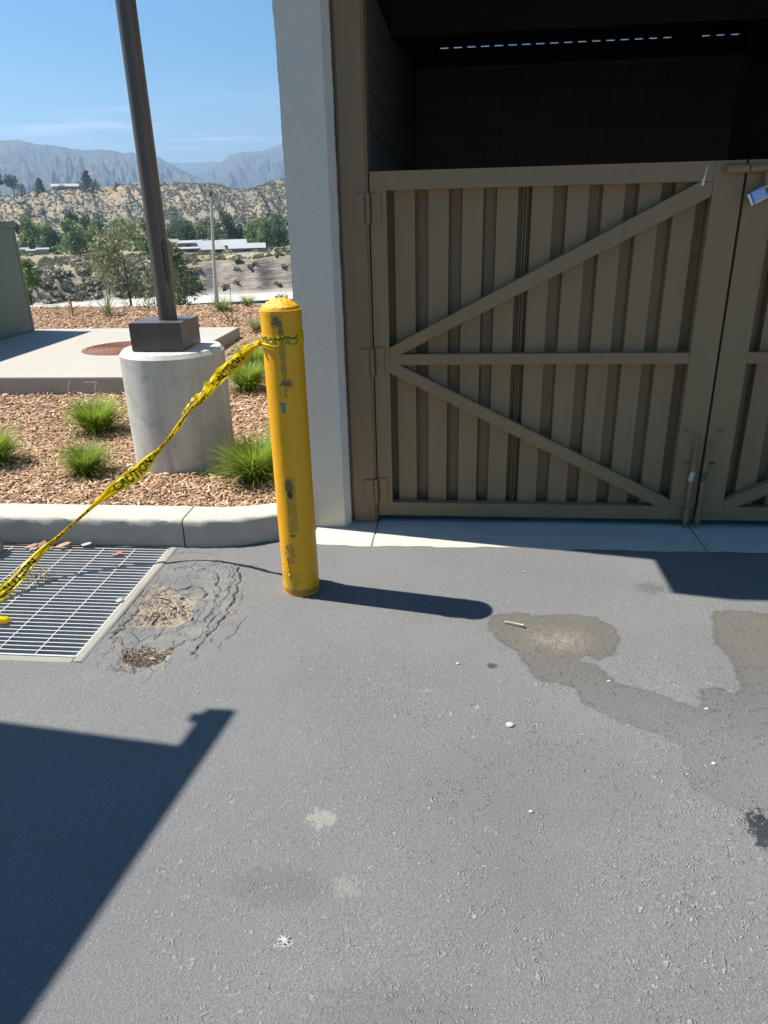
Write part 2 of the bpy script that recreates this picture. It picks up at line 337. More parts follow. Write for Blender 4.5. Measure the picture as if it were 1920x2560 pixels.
def yellow_paint():
    n = N('bollard_yellow_paint'); c = (.84, .40, .004)
    x, z = n.xyz(0), n.xyz(2)
    a = n.noise(6, 5, .6, vec=n.map((1, 1, .4))); f = n.noise(60, 4, .65); col = n.mix(n.rng(a, .35, .7, 0, .5), c, (.78, .35, .004)); col = n.mix(n.rng(f, .62, .75, 0, .35), col, (.45, .27, .03))
    front = n.rng(n.xyz(1), -.01, -.03)
    def blob(cx, cz, rx, rz, rgb, k, nz, ns=60, hard=.14):
        nonlocal col
        dx = n.op('DIVIDE', n.op('SUBTRACT', x, cx), rx); dz = n.op('DIVIDE', n.op('SUBTRACT', z, cz), rz)
        d = n.op('SQRT', n.op('ADD', n.op('MULTIPLY', dx, dx), n.op('MULTIPLY', dz, dz)))
        d = n.op('ADD', d, n.op('MULTIPLY', n.op('SUBTRACT', n.noise(ns, 4, .7), .5), nz))
        col = n.mix(n.op('MULTIPLY', n.rng(d, 1-hard, 1, k, 0), front), col, rgb)
    def rect(x0, x1, z0, z1, rgb, k):
        nonlocal col
        f1 = n.op('MULTIPLY', n.rng(x, x0, x0+.003), n.rng(x, x1, x1-.003)); f2 = n.op('MULTIPLY', n.rng(z, z0, z0+.01), n.rng(z, z1, z1-.004))
        nn = n.rng(n.noise(35, 5, .7), .3, .5, .35, 1)
        col = n.mix(n.op('MULTIPLY', n.op('MULTIPLY', n.op('MULTIPLY', f1, f2), nn), n.op('MULTIPLY', front, k)), col, rgb)
    blob(.015, 1.08, .012, .16, (.30, .19, .03), .75, 2.2, 45); blob(-.005, 1.21, .017, .022, (.08, .07, .05), .85, 4.5, 90); blob(.014, 1.18, .010, .04, (.16, .12, .05), .7, 3.5, 110)
    blob(.022, .968, .028, .014, (.10, .09, .06), .9, 3.0, 75); blob(.0, .866, .010, .024, (.12, .20, .24), .95, 1.2, 50); blob(.0, .885, .017, .007, (.12, .18, .2), .8, 1.0, 60)
    rect(-.018, .026, .31, .57, (.33, .21, .035), .6); blob(-.002, .53, .02, .035, (.09, .07, .04), .8, 2.8, 70); blob(.0, .49, .012, .02, (.03, .03, .03), .95, 1, 60)
    blob(.0, .30, .013, .008, (.1, .1, .1), .9, 2, 80); blob(-.02, .21, .03, .05, (.30, .2, .05), .6, 3, 60); blob(-.03, .08, .05, .06, (.40, .25, .03), .5, 2.5, 30)
    blob(.0, .02, .12, .015, (.12, .09, .04), .6, 1.5, 60)
    cp = n.op('MULTIPLY', n.rng(n.noise(95, 3, .6), .70, .715), n.rng(n.noise(7, 3, .6), .5, .6)); col = n.mix(n.op('MULTIPLY', cp, .85), col, (.10, .08, .05))
    col = n.mix(n.rng(n.noise(1.0, 4, .7, .3, n.map((60, 60, 2.2))), .64, .76, 0, .3), col, (.5, .27, .02))
    h = n.op('ADD', n.noise(14, 4, .6, vec=n.map((1, 1, .5))), n.op('MULTIPLY', f, .2))
    rg = n.rng(z, 1.25, 1.262); wr = n.noise(38, 5, .65, 1.5)
    h2 = n.op('ADD', h, n.op('MULTIPLY', n.op('MULTIPLY', wr, rg), 5))
    return n.fin(n.mix(n.op('MULTIPLY', rg, n.rng(wr, .5, .62, 0, .45)), col, (.38, .2, .02)), n.rng(f, .3, .7, .34, .5), n.bump(h2, .35, .006), 0, .5)
M['yellow'] = yellow_paint()
def tape_mat():
    n = N('caution_tape_plastic'); n.fin(n.mix(n.rng(n.noise(20, 3), .3, .7), (.95, .78, .012), (.90, .68, .008)), .3, n.bump(n.noise(45, 3, .6), .2, .004), 0, .5)
    tr = n.t.nodes.new('ShaderNodeBsdfTranslucent'); tr.inputs[0].default_value = (.95, .70, .01, 1); mx = n.t.nodes.new('ShaderNodeMixShader'); mx.inputs[0].default_value = .45
    n.l(n.b.outputs[0], mx.inputs[1]); n.l(tr.outputs[0], mx.inputs[2]); n.l(mx.outputs[0], n.out.inputs[0]); return n.m
M['tape'] = tape_mat(); M['ink'] = simple('black_ink', (.018, .02, .012), .5, .2)
M['ink_faint'] = simple('show_through_ink', (.24, .24, .03), .5, .2)
M['white'] = simple('gap_light_white', (.75, .75, .72), .6, .08)  # white of the painted light in the gate corner gap
M['pale_stone'] = simple('pale_stone', (.42, .40, .34), .9, .15, 60); M['rock'] = simple('tan_rock', (.34, .27, .20), .9, .25, 10, 60, .5, .006)
M['chalk'] = simple('chalk_mark', (.78, .75, .72), .95, .2, 40)

# ================================================================== SETTING: ground
rs = np.random.RandomState(7)
def vnoise(P, scale, seed=0, octv=3):
    """cheap smooth value noise on an (N,2) array"""
    P = np.asarray(P, float)*scale; out = np.zeros(len(P)); amp = 1; tot = 0
    for o in range(octv):
        q = P*(2**o)+seed*17.3+o*5.1; i = np.floor(q).astype(np.int64); f = q-i; f = f*f*(3-2*f)
        def hsh(a, b):
            v = np.sin(a*127.1+b*311.7+seed*7.7)*43758.5453; return v-np.floor(v)
        a = hsh(i[:, 0], i[:, 1]); b = hsh(i[:, 0]+1, i[:, 1]); c = hsh(i[:, 0], i[:, 1]+1); d = hsh(i[:, 0]+1, i[:, 1]+1)
        out += amp*((a*(1-f[:, 0])+b*f[:, 0])*(1-f[:, 1])+(c*(1-f[:, 0])+d*f[:, 0])*f[:, 1]); tot += amp; amp *= .5
    return out/tot
def grid(xs, ys, keep=None):
    X, Y = np.meshgrid(xs, ys); V = np.stack([X.ravel(), Y.ravel()], 1); nx, ny = len(xs), len(ys)
    i = np.arange((nx-1)*(ny-1)); r = i//(nx-1); c = i % (nx-1); a = r*nx+c
    F = np.stack([a, a+1, a+nx+1, a+nx], 1)
    if keep is not None:
        cx = V[F].mean(1); F = F[keep(cx[:, 0], cx[:, 1])]
    return V, F
def segd(P, a, b):
    a = np.array(a); b = np.array(b); d = b-a; t = np.clip(((P-a)@d)/(d@d+1e-12), 0, 1); return np.hypot(*(P-(a+t[:, None]*d)).T)
def polyd(P, pts): return np.min([segd(P, p, q) for p, q in zip(pts, pts[1:])], 0)
def sdf(P, poly):
    d = polyd(P, list(poly)+[poly[0]]); ins = np.zeros(len(P), bool); n = len(poly)
    for i in range(n):
        x1, y1 = poly[i]; x2, y2 = poly[(i+1) % n]
        c = ((y1 > P[:, 1]) != (y2 > P[:, 1])) & (P[:, 0] < (x2-x1)*(P[:, 1]-y1)/(y2-y1+1e-12)+x1); ins ^= c
    return np.where(ins, d, -d)
GX, GY0, GY1 = -1.44, 2.262, 3.31      # drain opening: right edge, front edge, back edge
xs = np.unique(np.round(np.concatenate([np.arange(-12, -4, 1), np.arange(-4, -1.5, .1), [GX], np.arange(-1.437, -.87, .0034), np.arange(-.85, 2, .03), np.arange(2, 12, .5), [12, 14, -3.6]]), 4))
ys = np.unique(np.round(np.concatenate([np.arange(-14, -1, 1), np.arange(-1, 2.15, .05), np.arange(2.15, GY0-.002, .007), [GY0], np.arange(GY0+.005, 3.3, .0044), [3.31, 3.335, 3.36, 3.385, 3.40]]), 4))
V, F = grid(xs, ys, lambda x, y: ~((x < GX) & (x > -3.6) & (y > GY0) & (y < GY1)))
CR = [[[-1.056,3.102],[-1.018,3.002],[-1.005,2.907],[-.989,2.746],[-.984,2.614],[-1.006,2.551],[-1.011,2.49],[-1.019,2.418],[-1.027,2.348]],
 [[-1.158,3.055],[-1.118,2.958],[-1.085,2.884],[-1.069,2.776],[-1.063,2.675],[-1.067,2.61]], [[-1.113,3.099],[-1.058,2.961],[-1.029,2.85],[-1.05,2.743],[-1.052,2.643]],
 [[-1.365,3.065],[-1.332,3.109],[-1.269,3.07],[-1.228,3.093],[-1.167,3.055]], [[-1.025,2.534],[-1.043,2.488],[-1.078,2.45],[-1.12,2.419]],
 [[-.968,2.89],[-.942,2.783],[-.94,2.698],[-.963,2.632]], [[-1.459,3.234],[-1.387,3.26],[-1.292,3.254],[-1.182,3.225]], [[-1.228,2.477],[-1.235,2.537],[-1.214,2.57]],
 [[-1.331,2.25],[-1.259,2.229],[-1.167,2.228],[-1.09,2.265]], [[-.928,2.381],[-.922,2.466],[-.903,2.542],[-.88,2.636]],
 [[-1.36,2.86],[-1.30,2.90],[-1.22,2.93],[-1.16,2.90],[-1.14,2.83]], [[-1.30,2.98],[-1.22,3.0],[-1.15,2.98]], [[-1.38,2.44],[-1.34,2.40],[-1.30,2.42]],
 [[-1.09,3.13],[-1.07,3.05],[-1.04,2.98],[-1.03,2.93]], [[-1.02,2.70],[-1.03,2.62],[-1.04,2.55]], [[-1.2,3.13],[-1.14,3.14],[-1.08,3.10]], [[-1.4,2.75],[-1.4,2.6],[-1.405,2.45]]]
WD = [1.5,1.1,.8,.8,.9,.6,.6,.7,.6,.5,1.3,.8,.8,.9,.9,.6,1]
nz = vnoise(V, 30, 3, 4)-.5; nz2 = vnoise(V, 30, 9, 4)-.5
Pw = V+np.stack([nz, nz2], 1)*.045
z = (vnoise(V, 1.2, 1, 3)-.5)*.006
crack = np.zeros(len(V)); near = (V[:, 0] > -1.5) & (V[:, 0] < -.8) & (V[:, 1] > 2.1)
for c, w in zip(CR, WD):
    d = np.full(len(V), 9.); d[near] = polyd(Pw[near], c)
    ww = .0030*w*(0.3+1.3*vnoise(V, 13, 5, 2)); crack = np.maximum(crack, np.exp(-(d/ww)**2)*min(1, .55+.4*w))
P1 = [[-1.40,2.908],[-1.178,2.826],[-1.145,2.637],[-1.195,2.586],[-1.379,2.556],[-1.41,2.707]]; P2 = [[-1.292,2.269],[-1.311,2.359],[-1.24,2.404],[-1.134,2.404],[-1.119,2.302],[-1.177,2.253]]
s1 = np.where(near, sdf(V, P1), -1); s2 = np.where(near, sdf(V, P2), -1)
dirt = np.clip(np.maximum((s1+.05)/.09, (s2+.03)/.05), 0, 1)
bowl = np.exp(-(((V[:, 0]+1.22)/.17)**2+((V[:, 1]-2.66)/.33)**2)**1.5)
z -= .028*bowl; z -= .014*np.clip(s2/.03+.4, 0, 1)*(s2 > -.1); z -= .008*np.clip(s1/.03, 0, 1)*(s1 > -.1)
rough = np.where(near, (vnoise(V, 45, 12, 3)-.5), 0); z += rough*(.004+.016*dirt)*np.clip((-.85-V[:, 0])/.2, 0, 1)
z -= crack*.012; z += .004*np.clip(vnoise(V, 14, 21, 3)-.45, 0, 1)*near*4*bowl
z += .04*np.exp(-(((V[:, 0]+.93)/.16)**2+((V[:, 1]-3.52)/.12)**2))
ed = np.clip((V[:, 1]-3.30)/.1, 0, 1); V2 = V.copy(); V2[:, 1] += np.where(V[:, 0] > -.95, ed*((vnoise(V, 6, 30, 4)-.5)*.055), 0)
z -= np.where((V[:, 1] > 3.395), .016, 0)
me = npmesh('asphalt_lot', np.column_stack([V2, z]), F, True)
attr(me, 'wear', np.where(near, np.clip(1.5*np.exp(-(((V[:, 0]+1.2)/.26)**2+((V[:, 1]-2.66)/.5)**2)**2), 0, 1), 0)); attr(me, 'crack', crack); attr(me, 'dirt', dirt)
ST = [[.142,2.601],[.162,2.712],[.272,2.743],[.336,2.714],[.403,2.726],[.513,2.749],[.595,2.705],[.648,2.646],[.654,2.571],[.62,2.457],[.547,2.418],[.504,2.429],[.47,2.4],[.482,2.382],[.537,2.359],[.574,2.287],[.606,2.235],[.692,2.223],[.771,2.161],[.839,2.122],[.872,2.235],[.932,2.256],[.988,2.22],[1.032,2.292],[1.048,2.443],[1.019,2.536],[1.062,2.701],[1.066,2.764],[1.147,2.818],[1.26,2.799],[1.4,2.747],[1.6,1.735],[.9,1.60],[.715,1.754],[.709,1.837],[.733,1.946],[.666,1.998],[.55,2.051],[.446,2.139],[.442,2.207],[.378,2.25],[.31,2.27],[.28,2.343],[.25,2.434],[.178,2.528]]
sd = np.full(len(V), -1.); nn = (V[:, 0] > -.2) & (V[:, 1] > 1.2); sd[nn] = sdf(V[nn], ST); attr(me, 'stain', sd)
silt = np.exp(-(((V[:, 0]-.4)/.30)**2+((V[:, 1]-2.56)/.24)**2)**2)+np.exp(-(((V[:, 0]-1.2)/.2)**2+((V[:, 1]-2.6)/.25)**2)**2)+1.1*np.exp(-(((V[:, 0]-.42)/.10)**2+((V[:, 1]-2.535)/.07)**2))
attr(me, 'silt', silt)
asph = tag(link('asphalt_lot', me, M['asphalt']), kind='structure')

# concrete apron under the gate and enclosure slab
ap = MB(); ap.box(-.82, -.437, 3.30, 3.76, -.12, -.008).box(-.433, 1.243, 3.30, 3.76, -.12, -.008).box(1.247, 4.2, 3.30, 3.76, -.12, -.008).box(-.9, 4.2, 3.764, 10.2, -.12, -.010)
tag(ap.build('concrete_apron', M['apron'], bevel=.004), kind='structure')

V, F = grid(np.array([3.36, 14.2]), np.array([3.3, 12.5])); tag(link('lot_surround', npmesh('lot_surround', np.column_stack([V, 0*V[:, 0]-.125]), F), M['asphalt']), kind='structure')
# kerb: swept profile, two pours with a joint
def sweep_curb(path, name):
    prof = [(0, -.06), (0.004, .10), (.006, .132), (.012, .143), (.024, .149), (.10, .150), (.195, .150), (.205, .142), (.206, -.06)]
    V = []; F = []
    n = len(path)
    for i, (x, y, w) in enumerate(path):
        a = Vector(path[max(i-1, 0)][:2]); b = Vector(path[min(i+1, n-1)][:2]); d = (b-a).normalized(); nrm = Vector((-d.y, d.x))
        for j, (o, h) in enumerate(prof):
            hh = h+(.0025*math.sin(x*37+j)+.002*math.sin(x*91+2*j) if 2 <= j <= 4 else 0)
            oo = o*w/.206 - (.003*math.sin(x*23+j*1.3)+.002*math.sin(x*67) if 1 <= j <= 3 else 0)
            V.append((x+nrm.x*oo, y+nrm.y*oo, hh))
    k = len(prof)
    for i in range(n-1):
        for j in range(k-1): F.append((i*k+j, (i+1)*k+j, (i+1)*k+j+1, i*k+j+1))
    me = bpy.data.meshes.new(name); me.from_pydata(V, [], F+[tuple(range(k))[::-1], tuple(range((n-1)*k, n*k))])
    smooth(me); me.set_sharp_from_angle(angle=R(50))
    return tag(link(name, me, M['curb']), kind='structure')
sweep_curb([(x, 3.322, .205) for x in np.arange(-9, -1.415, .03)]+[(-1.413, 3.322, .205)], 'kerb')
pth = [(-1.404, 3.322, .205)]
for t in np.linspace(0, .90, 20)[1:]:
    x = -1.404+t*.60; y = 3.322+.20*max(0, (t-.12))**1.9; pth.append((x, y, .205-.03*t))
sweep_curb(pth, 'kerb')

# mulch bed and its chips
def bedz(x, y): return .115+.075*np.clip((y-4.5)/6, 0, 1)+.012*(vnoise(np.stack([x, y], 1), 1.1, 4, 3)-.5)*2
V, F = grid(np.unique(np.concatenate([np.arange(-14, -7, .4), np.arange(-7, -.85, .07), [-.84]])), np.unique(np.concatenate([np.arange(3.45, 6.2, .06), np.arange(6.2, 12.4, .15)])))
zz = bedz(V[:, 0], V[:, 1])+.012*(vnoise(V, 9, 8, 2)-.5)
tag(link('mulch_bed', npmesh('mulch_bed', np.column_stack([V, zz]), F, True), M['mulch']), kind='structure')
PIER = (-1.779, 4.426)
def chips(n, xr, yr, ln, seed, wlo=.006, whi=.013, zf=None, reject=None):
    r = np.random.RandomState(seed); x = r.uniform(*xr, n); y = r.uniform(*yr, n)
    ok = np.ones(n, bool)
    if reject: ok = reject(x, y)
    x, y = x[ok], y[ok]; n = len(x)
    L = ln*(.25+r.gamma(1.5, .62, n)); w = r.uniform(wlo, whi, n)*ln/.03; h = w*r.uniform(.25, .5, n)
    a = r.uniform(0, PI, n); t = r.normal(0, .28, n); z = (zf or bedz)(x, y)+np.abs(r.normal(.006, .007, n))*ln/.03
    dx = np.stack([np.cos(a)*np.cos(t), np.sin(a)*np.cos(t), np.sin(t)], 1)*(L/2)[:, None]; roll = r.normal(0, .5, n)
    sx = np.stack([-np.sin(a)*np.cos(roll), np.cos(a)*np.cos(roll), np.sin(roll)], 1)*(w/2)[:, None]
    up = np.cross(dx, sx); up /= np.linalg.norm(up, axis=1)[:, None]; up *= h[:, None]; c = np.stack([x, y, z], 1)
    bend = up*r.uniform(-.8, 1.2, n)[:, None]
    vs = [c-dx-sx*.6, c-dx+sx*.5, c+sx+bend, c-sx+bend, c+dx*.95+sx*.5, c+dx-sx*.4]; top = [v+up for v in vs]
    V = np.stack(vs+top, 1).reshape(-1, 3); b = (np.arange(n)*12)[:, None]
    q = np.array([[6,9,8,7],[9,11,10,8],[0,3,9,6],[3,5,11,9],[1,7,8,2],[2,8,10,4],[0,6,7,1],[5,4,10,11]])
    Fm = (b[:, None, :]+q[None]).reshape(-1, 4)
    return V, Fm, np.repeat(r.beta(1.7, 1.6, n), 12)
def rej(x, y):
    r1 = np.hypot(x-PIER[0], y-PIER[1]) > .335; r2 = ~((x > -9) & (x < -2.6) & (y > 6.10) & (y < 9.12)); r3 = (x < -.85)
    kb = 3.322+.20*np.clip((x+1.404)/.6-.12, 0, 1)**1.9+.215
    return r1 & r2 & r3 & (y > kb)
parts = [chips(24000, (-3.9, -.82), (3.5, 5.4), .030, 1, reject=rej), chips(13000, (-5.2, -.82), (5.3, 7.6), .038, 2, reject=rej), chips(11000, (-8.5, -1.2), (7.5, 12.2), .052, 3, reject=rej)]
off = 0; VV = []; FF = []; RR = []
for v, f, r in parts: VV.append(v); FF.append(f+off); RR.append(r); off += len(v)
me = npmesh('wood_chip_mulch', np.concatenate(VV), np.concatenate(FF)); attr(me, 'rnd', np.concatenate(RR))
tag(link('wood_chip_mulch', me, M['chips']), 'loose shredded wood chip mulch covering the planting bed', 'mulch', kind='stuff')
# crumbs in the pothole
def pz(x, y): return np.full(len(x), -.022)
def inpoly(poly, m=0): return lambda x, y: sdf(np.stack([x, y], 1), poly)+(vnoise(np.stack([x, y], 1), 18, 77, 3)-.5)*.12 > m
v1, f1, r1 = chips(230, (-1.42, -1.12), (2.54, 2.92), .014, 5, .006, .012, zf=lambda x, y: pz(x, y)+.004, reject=inpoly(P1, .02)); v2, f2, r2 = chips(620, (-1.32, -1.1), (2.24, 2.41), .014, 6, .006, .012, zf=lambda x, y: pz(x, y)+.007, reject=inpoly(P2, .0))
v3, f3, r3 = chips(24, (-1.40, -1.14), (2.26, 2.9), .034, 8, .007, .013, zf=lambda x, y: pz(x, y)+.012, reject=lambda x, y: inpoly(P1, .01)(x, y) | inpoly(P2, .01)(x, y))
me = npmesh('pothole_debris', np.concatenate([v1, v2, v3]), np.concatenate([f1, f2+len(v1), f3+len(v1)+len(v2)])); attr(me, 'rnd', np.concatenate([r1*.25, r2*.3, .6+.4*r3]))
tag(link('pothole_debris', me, M['crumb']), 'crumbled asphalt and wood chips lying in the broken asphalt beside the drain', 'debris', kind='stuff')

# ------------------------------------------------------------------ drain grate and pit
pit = MB()
for b in ((-3.62, -3.5, GY0, GY1, -1, -.01), (GX-.012, GX-.0005, GY0+.03, GY1, -1, -.03), (-3.5, GX, GY1-.002, GY1+.008, -1, -.03), (-3.6, GX, GY0+.001, GY0+.03, -1, -.035), (-3.6, GX, GY0, GY1, -1.02, -.75)): pit.box(*b)
tag(pit.build('drain_pit', M['pit']), kind='structure')
fr = MB()
fr.prism([(GX-.047, -.05), (GX-.047, .003), (GX-.008, .006), (GX+.002, -.002), (GX+.012, -.04)], 'y', GY0-.0, GY1-.004)
fr.prism([(GY0-.004, -.05), (GY0-.004, -.002), (GY0+.034, .002), (GY0+.040, -.05)], 'x', -3.55, GX-.048)
tag(fr.build('concrete_collar', M['frame_conc'], bevel=.003), kind='structure')
gt = empty('drain_grate', (-1.96, 2.8, 0), 'galvanised steel bar grate covering the storm drain by the kerb', 'drain grate')
g0, g1 = 2.304, 3.288
bars = MB(); nb = 33
for i in range(nb+1):
    y = g0+.004+(g1-g0-.008)*i/nb; bars.box(-3.5, -1.491, y-.0024, y+.0024, -.030, .0)
o = bars.build('bearing_bars', M['galv'], gt); o.location = -gt.location
rd = MB()
for i in range(12):
    x = -1.494-.169*(i+1)+.0
    rd.tube([(x, g0, -.0035), (x, g1, -.0035)], .0036, 6)
o = rd.build('cross_rods', M['galv'], gt); o.location = -gt.location
eb = MB(); eb.box(-1.4905, -1.486, g0, g1, -.03, .001).box(-3.5, -1.4905, g0-.004, g0, -.03, .001)
o = eb.build('edge_bar', M['galv'], gt); o.location = -gt.location
bt = MB(); bt.lathe([(.018, .002), (.018, .008), (.012, .012), (0, .012)], -1.502, 2.74, 12); o = bt.build('clip_bolt', M['galvpole'], gt); o.location = -gt.location

# ------------------------------------------------------------------ enclosure building
B = empty('utility_enclosure', (-.8, 3.63, 0), 'stucco and block service enclosure with dark roofed interior behind the brown gates', 'building')
BL = Vector((.8, -3.63, 0))
def bp(mb, name, mat, **k):
    o = mb.build(name, mat, B, **k); o.location = BL; return o
def stucco_col(x0, x1, mirror=False):
    """front column: subdivided so that its corners can wander like trowelled stucco"""
    zs = np.arange(-.01, 2.86, .022); c = .05
    prof = [(x0, 3.63), (x1-.028, 3.63), (x1, 3.678), (x1, 3.95), (x0, 3.95)]
    if mirror: prof = [(x0+.028, 3.63), (x1, 3.63), (x1, 3.95), (x0, 3.95), (x0, 3.678)]
    V = []; F = []; k = len(prof)
    for i, z in enumerate(zs):
        for j, (x, y) in enumerate(prof):
            w = .0035*noise.noise(Vector((j*5, 0, z*6)))+.0022*noise.noise(Vector((j*9, 3, z*40)))
            V.append((x+w, y+w*.7, z))
    for i in range(len(zs)-1):
        for j in range(k): F.append((i*k+j, i*k+(j+1) % k, (i+1)*k+(j+1) % k, (i+1)*k+j))
    me = bpy.data.meshes.new('column'); me.from_pydata(V, [], F+[tuple(range(k))[::-1], tuple(range((len(zs)-1)*k, len(zs)*k))]); return me
o = link('column', stucco_col(-.812, -.581), M['stucco'], B); o.location = BL
o = link('column', stucco_col(3.10, 3.33, True), M['stucco'], B); o.location = BL
w = MB().box(-.80, -.54, 3.95, 9.9, 0, 2.80); bp(w, 'side_wall', M['cmu_side'])
w = MB().box(3.06, 3.32, 3.95, 9.9, 0, 2.85); bp(w, 'side_wall', M['cmu'])
w = MB().prism([(3.95, 2.80), (9.9, 2.80), (9.9, 3.16), (6.4, 2.80)], 'x', -.80, -.545); bp(w, 'wall_top', M['cmu_side'])
w = MB().box(-.538, 3.058, 9.70, 9.9, 0, 3.11); bp(w, 'back_wall', M['cmu'])
# ledger above the back wall with a row of small openings under the corrugated deck
led = MB(); led.box(-.538, 3.058, 9.60, 9.66, 3.085, 3.265)
x = -.3
sl_x = [-.266+.1525*i for i in range(17)]+[2.58+.1525*i for i in range(3)]
edges = sorted(sl_x); cur = -.538
for sx in edges:
    if sx > cur: led.box(cur, sx, 9.60, 9.66, 3.2652, 3.2915)
    led.box(sx+.0002, sx+.0948, 9.601, 9.659, 3.2802, 3.2912); cur = sx+.095
led.box(cur, 3.058, 9.60, 9.66, 3.2652, 3.2915); led.box(-.538, 3.058, 9.60, 9.66, 3.2917, 3.6)
bp(led, 'ledger_beam', M['darksteel'])
for i in range(5):
    cx = .02+i*.62; bp(MB().tube([(cx, 9.605, 3.17), (cx, 9.588, 3.17)], .018, 6), 'bolt', M['darksteel'])
bp(MB().box(-.575, -.536, 9.55, 9.69, 3.02, 3.58), 'gap_filler', M['darksteel'])  # filler added to close the gap where light came through the back corner
w = MB().box(-.538, 3.058, 6.30, 6.42, 2.785, 3.35); bp(w, 'cross_beam', M['darksteel'])
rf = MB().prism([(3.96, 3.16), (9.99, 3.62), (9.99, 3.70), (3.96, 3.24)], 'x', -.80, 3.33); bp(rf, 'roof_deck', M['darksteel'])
cn = MB().box(-.832, 3.36, 3.30, 3.95, 2.85, 3.24); bp(cn, 'cornice', M['stucco'])
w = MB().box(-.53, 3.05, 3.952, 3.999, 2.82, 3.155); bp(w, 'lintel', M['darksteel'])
# solid fill between the side walls and the sloping deck
w = MB().prism([(3.952, 2.852), (9.9, 2.852), (9.9, 3.60), (3.97, 3.14)], 'x', 3.062, 3.318); bp(w, 'wall_top', M['cmu'])
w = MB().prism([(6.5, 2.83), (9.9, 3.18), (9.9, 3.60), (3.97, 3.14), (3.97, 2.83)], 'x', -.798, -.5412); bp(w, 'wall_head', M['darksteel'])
def post(x0, x1):
    p = MB().box(x0, x1, 3.70, 3.84, -.012, 2.849); bp(p, 'steel_post', M['post'], bevel=.012, seg=3, smooth_ang=40)
post(-.575, -.437); post(2.972, 3.10)

